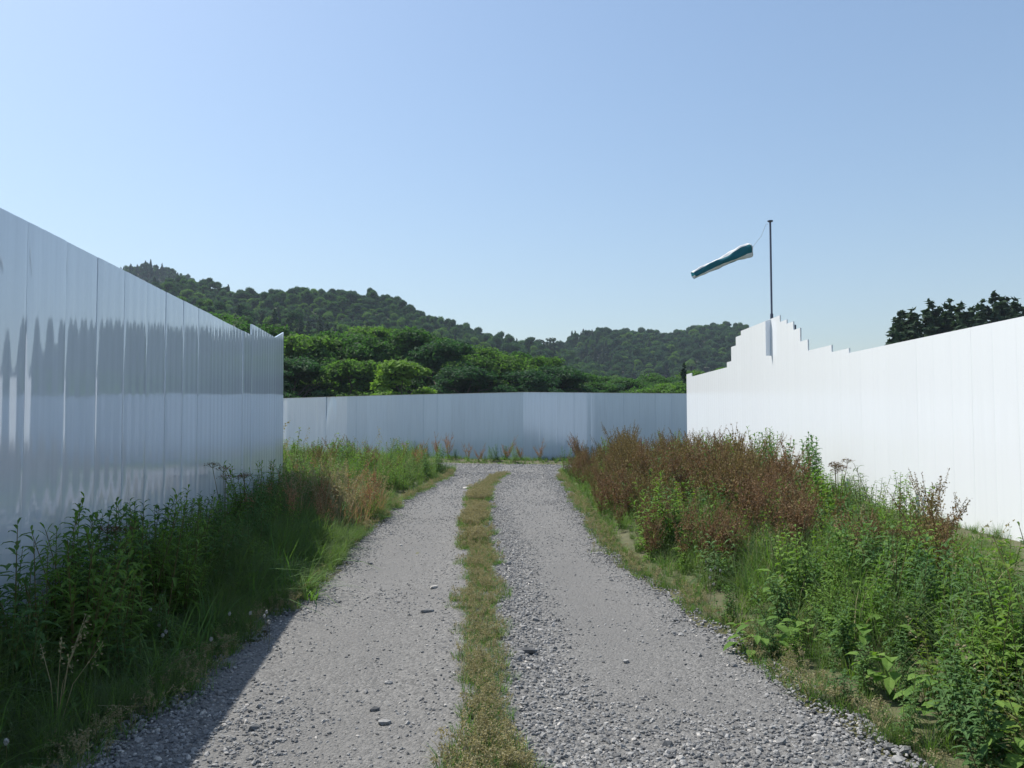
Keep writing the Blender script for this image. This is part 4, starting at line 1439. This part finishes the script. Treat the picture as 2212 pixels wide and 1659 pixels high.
STONES = [stone_mesh(700 + k) for k in range(9)]
rg = np.random.default_rng(77)
NS = 420000
y = 2.0 + (rg.random(NS) ** 1.7) * 30.5
x = np.where((y > 27) & (rg.random(NS) < .7), rg.uniform(-8, 6.5, NS), rg.uniform(-3.4, 2.6, NS))
ins = road_in(x, y)
dmr = x - med_c(y)
coarse = np.zeros(NS)
coarse += 1.0 * sstep(0.10, 0.25, dmr) * sstep(0.85, 0.4, dmr) * sstep(20, 10, y)
coarse += 0.9 * sstep(4.9, 3.9, y + .5 * vnoise(x, y, 41, .9)) * sstep(-.2, .4, x - 0.1)
coarse += 0.75 * sstep(5.2, 3.9, y + .4 * vnoise(x, y, 42, .9)) * sstep(-.75, -1.3, x)
coarse += 0.45 * sstep(0.5, 0.05, ins)
coarse += 0.30 * np.clip(vnoise(x, y, 43, 1.1), 0, 1)
inmed = np.abs(dmr) < med_w(y) * 0.7
pr_ = np.clip(0.16 + coarse - 0.12 * rut(x, y), 0.06, 1) * np.where(inmed, .15, 1)
# thin out with nearness, the sampling above is denser close by
keep = (ins > -0.10) & (rg.random(NS) < pr_ * 0.55)
x, y, coarse = x[keep], y[keep], np.clip(coarse[keep], 0, 1)
m = len(x)
size = 0.0045 + 0.012 * rg.random(m) ** 2.6 + 0.011 * coarse * rg.random(m) ** 1.5
big = rg.random(m) < 0.012
size[big] *= rg.uniform(1.5, 2.3, big.sum())
size = np.maximum(size, 0.0009 * y)
z = road_z(x, y) + size * 0.15
scatter("loose_gravel", "loose grey crushed stones strewn over the track", STONES, np.column_stack([x, y, z]),
        np.column_stack([rg.normal(size=m) * .3, rg.normal(size=m) * .3, rg.uniform(0, 6.28, m)]), size, rg.integers(0, 9, m))

# single stones that stand out
stones = [(1140, 1425, .075, "long pale flat rock lying where the grass strip meets the loose gravel"),
          (830, 1572, .045, "smooth dark cobble alone on the bare rut, lowest of three"),
          (808, 1540, .04, "dark cobble with a pale rim above the lowest cobble on the bare rut"),
          (1955, 1633, .05, "squarish dark stone at the corner where gravel meets the green weeds"),
          (1060, 1387, .04, "grey stone at the edge of the wheel rut touching the grass strip"),
          (937, 1277, .05, "rounded blue grey stone on the rut beside the upper grass strip"),
          (925, 1330, .05, "long thin stone lying crosswise on the rut near the grass strip"),
          (1352, 1436, .04, "dark flat stone alone in the middle of the right rut"),
          (1510, 1425, .035, "bluish stone on the right rut nearer the green weeds"),
          (1475, 1330, .035, "small squarish stone on the right rut level with the low weeds"),
          (1012, 1055, .22, "flat pale slab flush with the track by the far end of the grass strip"),
          (790, 1500, .03, "pale pointed stone in the middle of the left rut")]
for k, (a, b, s, lab) in enumerate(stones):
    p = on_ground(a, b)
    me = stone_mesh(800 + k, 0.55)
    if k == 10:
        o = link("stone_slab", me, None, (p.x, p.y, 0.02)); o.scale = (.42, .22, .06)
        me.materials[0] = plain_mat("pale_slab", (.42, .40, .36), .8, var=.15)
    else:
        o = link("loose_stone", me, None, (p.x, p.y, float(road_z(np.array(p.x), np.array(p.y))) + s * .2)); o.scale = (s * (1.6 if k in (0, 6) else 1), s * .75, s * .8)
    o.rotation_euler = (0, 0, 0.15 * k if k not in (0, 6) else 0.1)
    tag(o, lab, "stone")

# ------------------------------------------------------------------ air
HAZE = 0.00028
mb = MB(); mb.box((-905, -905, -1.5), (905, 905, 150))
m, n, out = new_mat("haze")
vol = n.nodes.new("ShaderNodeVolumePrincipled")
vol.inputs["Color"].default_value = (0.70, 0.83, 1.0, 1)
vol.inputs["Density"].default_value = HAZE
n.links.new(vol.outputs[0], out.inputs["Volume"])
tag(link("haze", mb.mesh("haze", m)), kind="stuff")
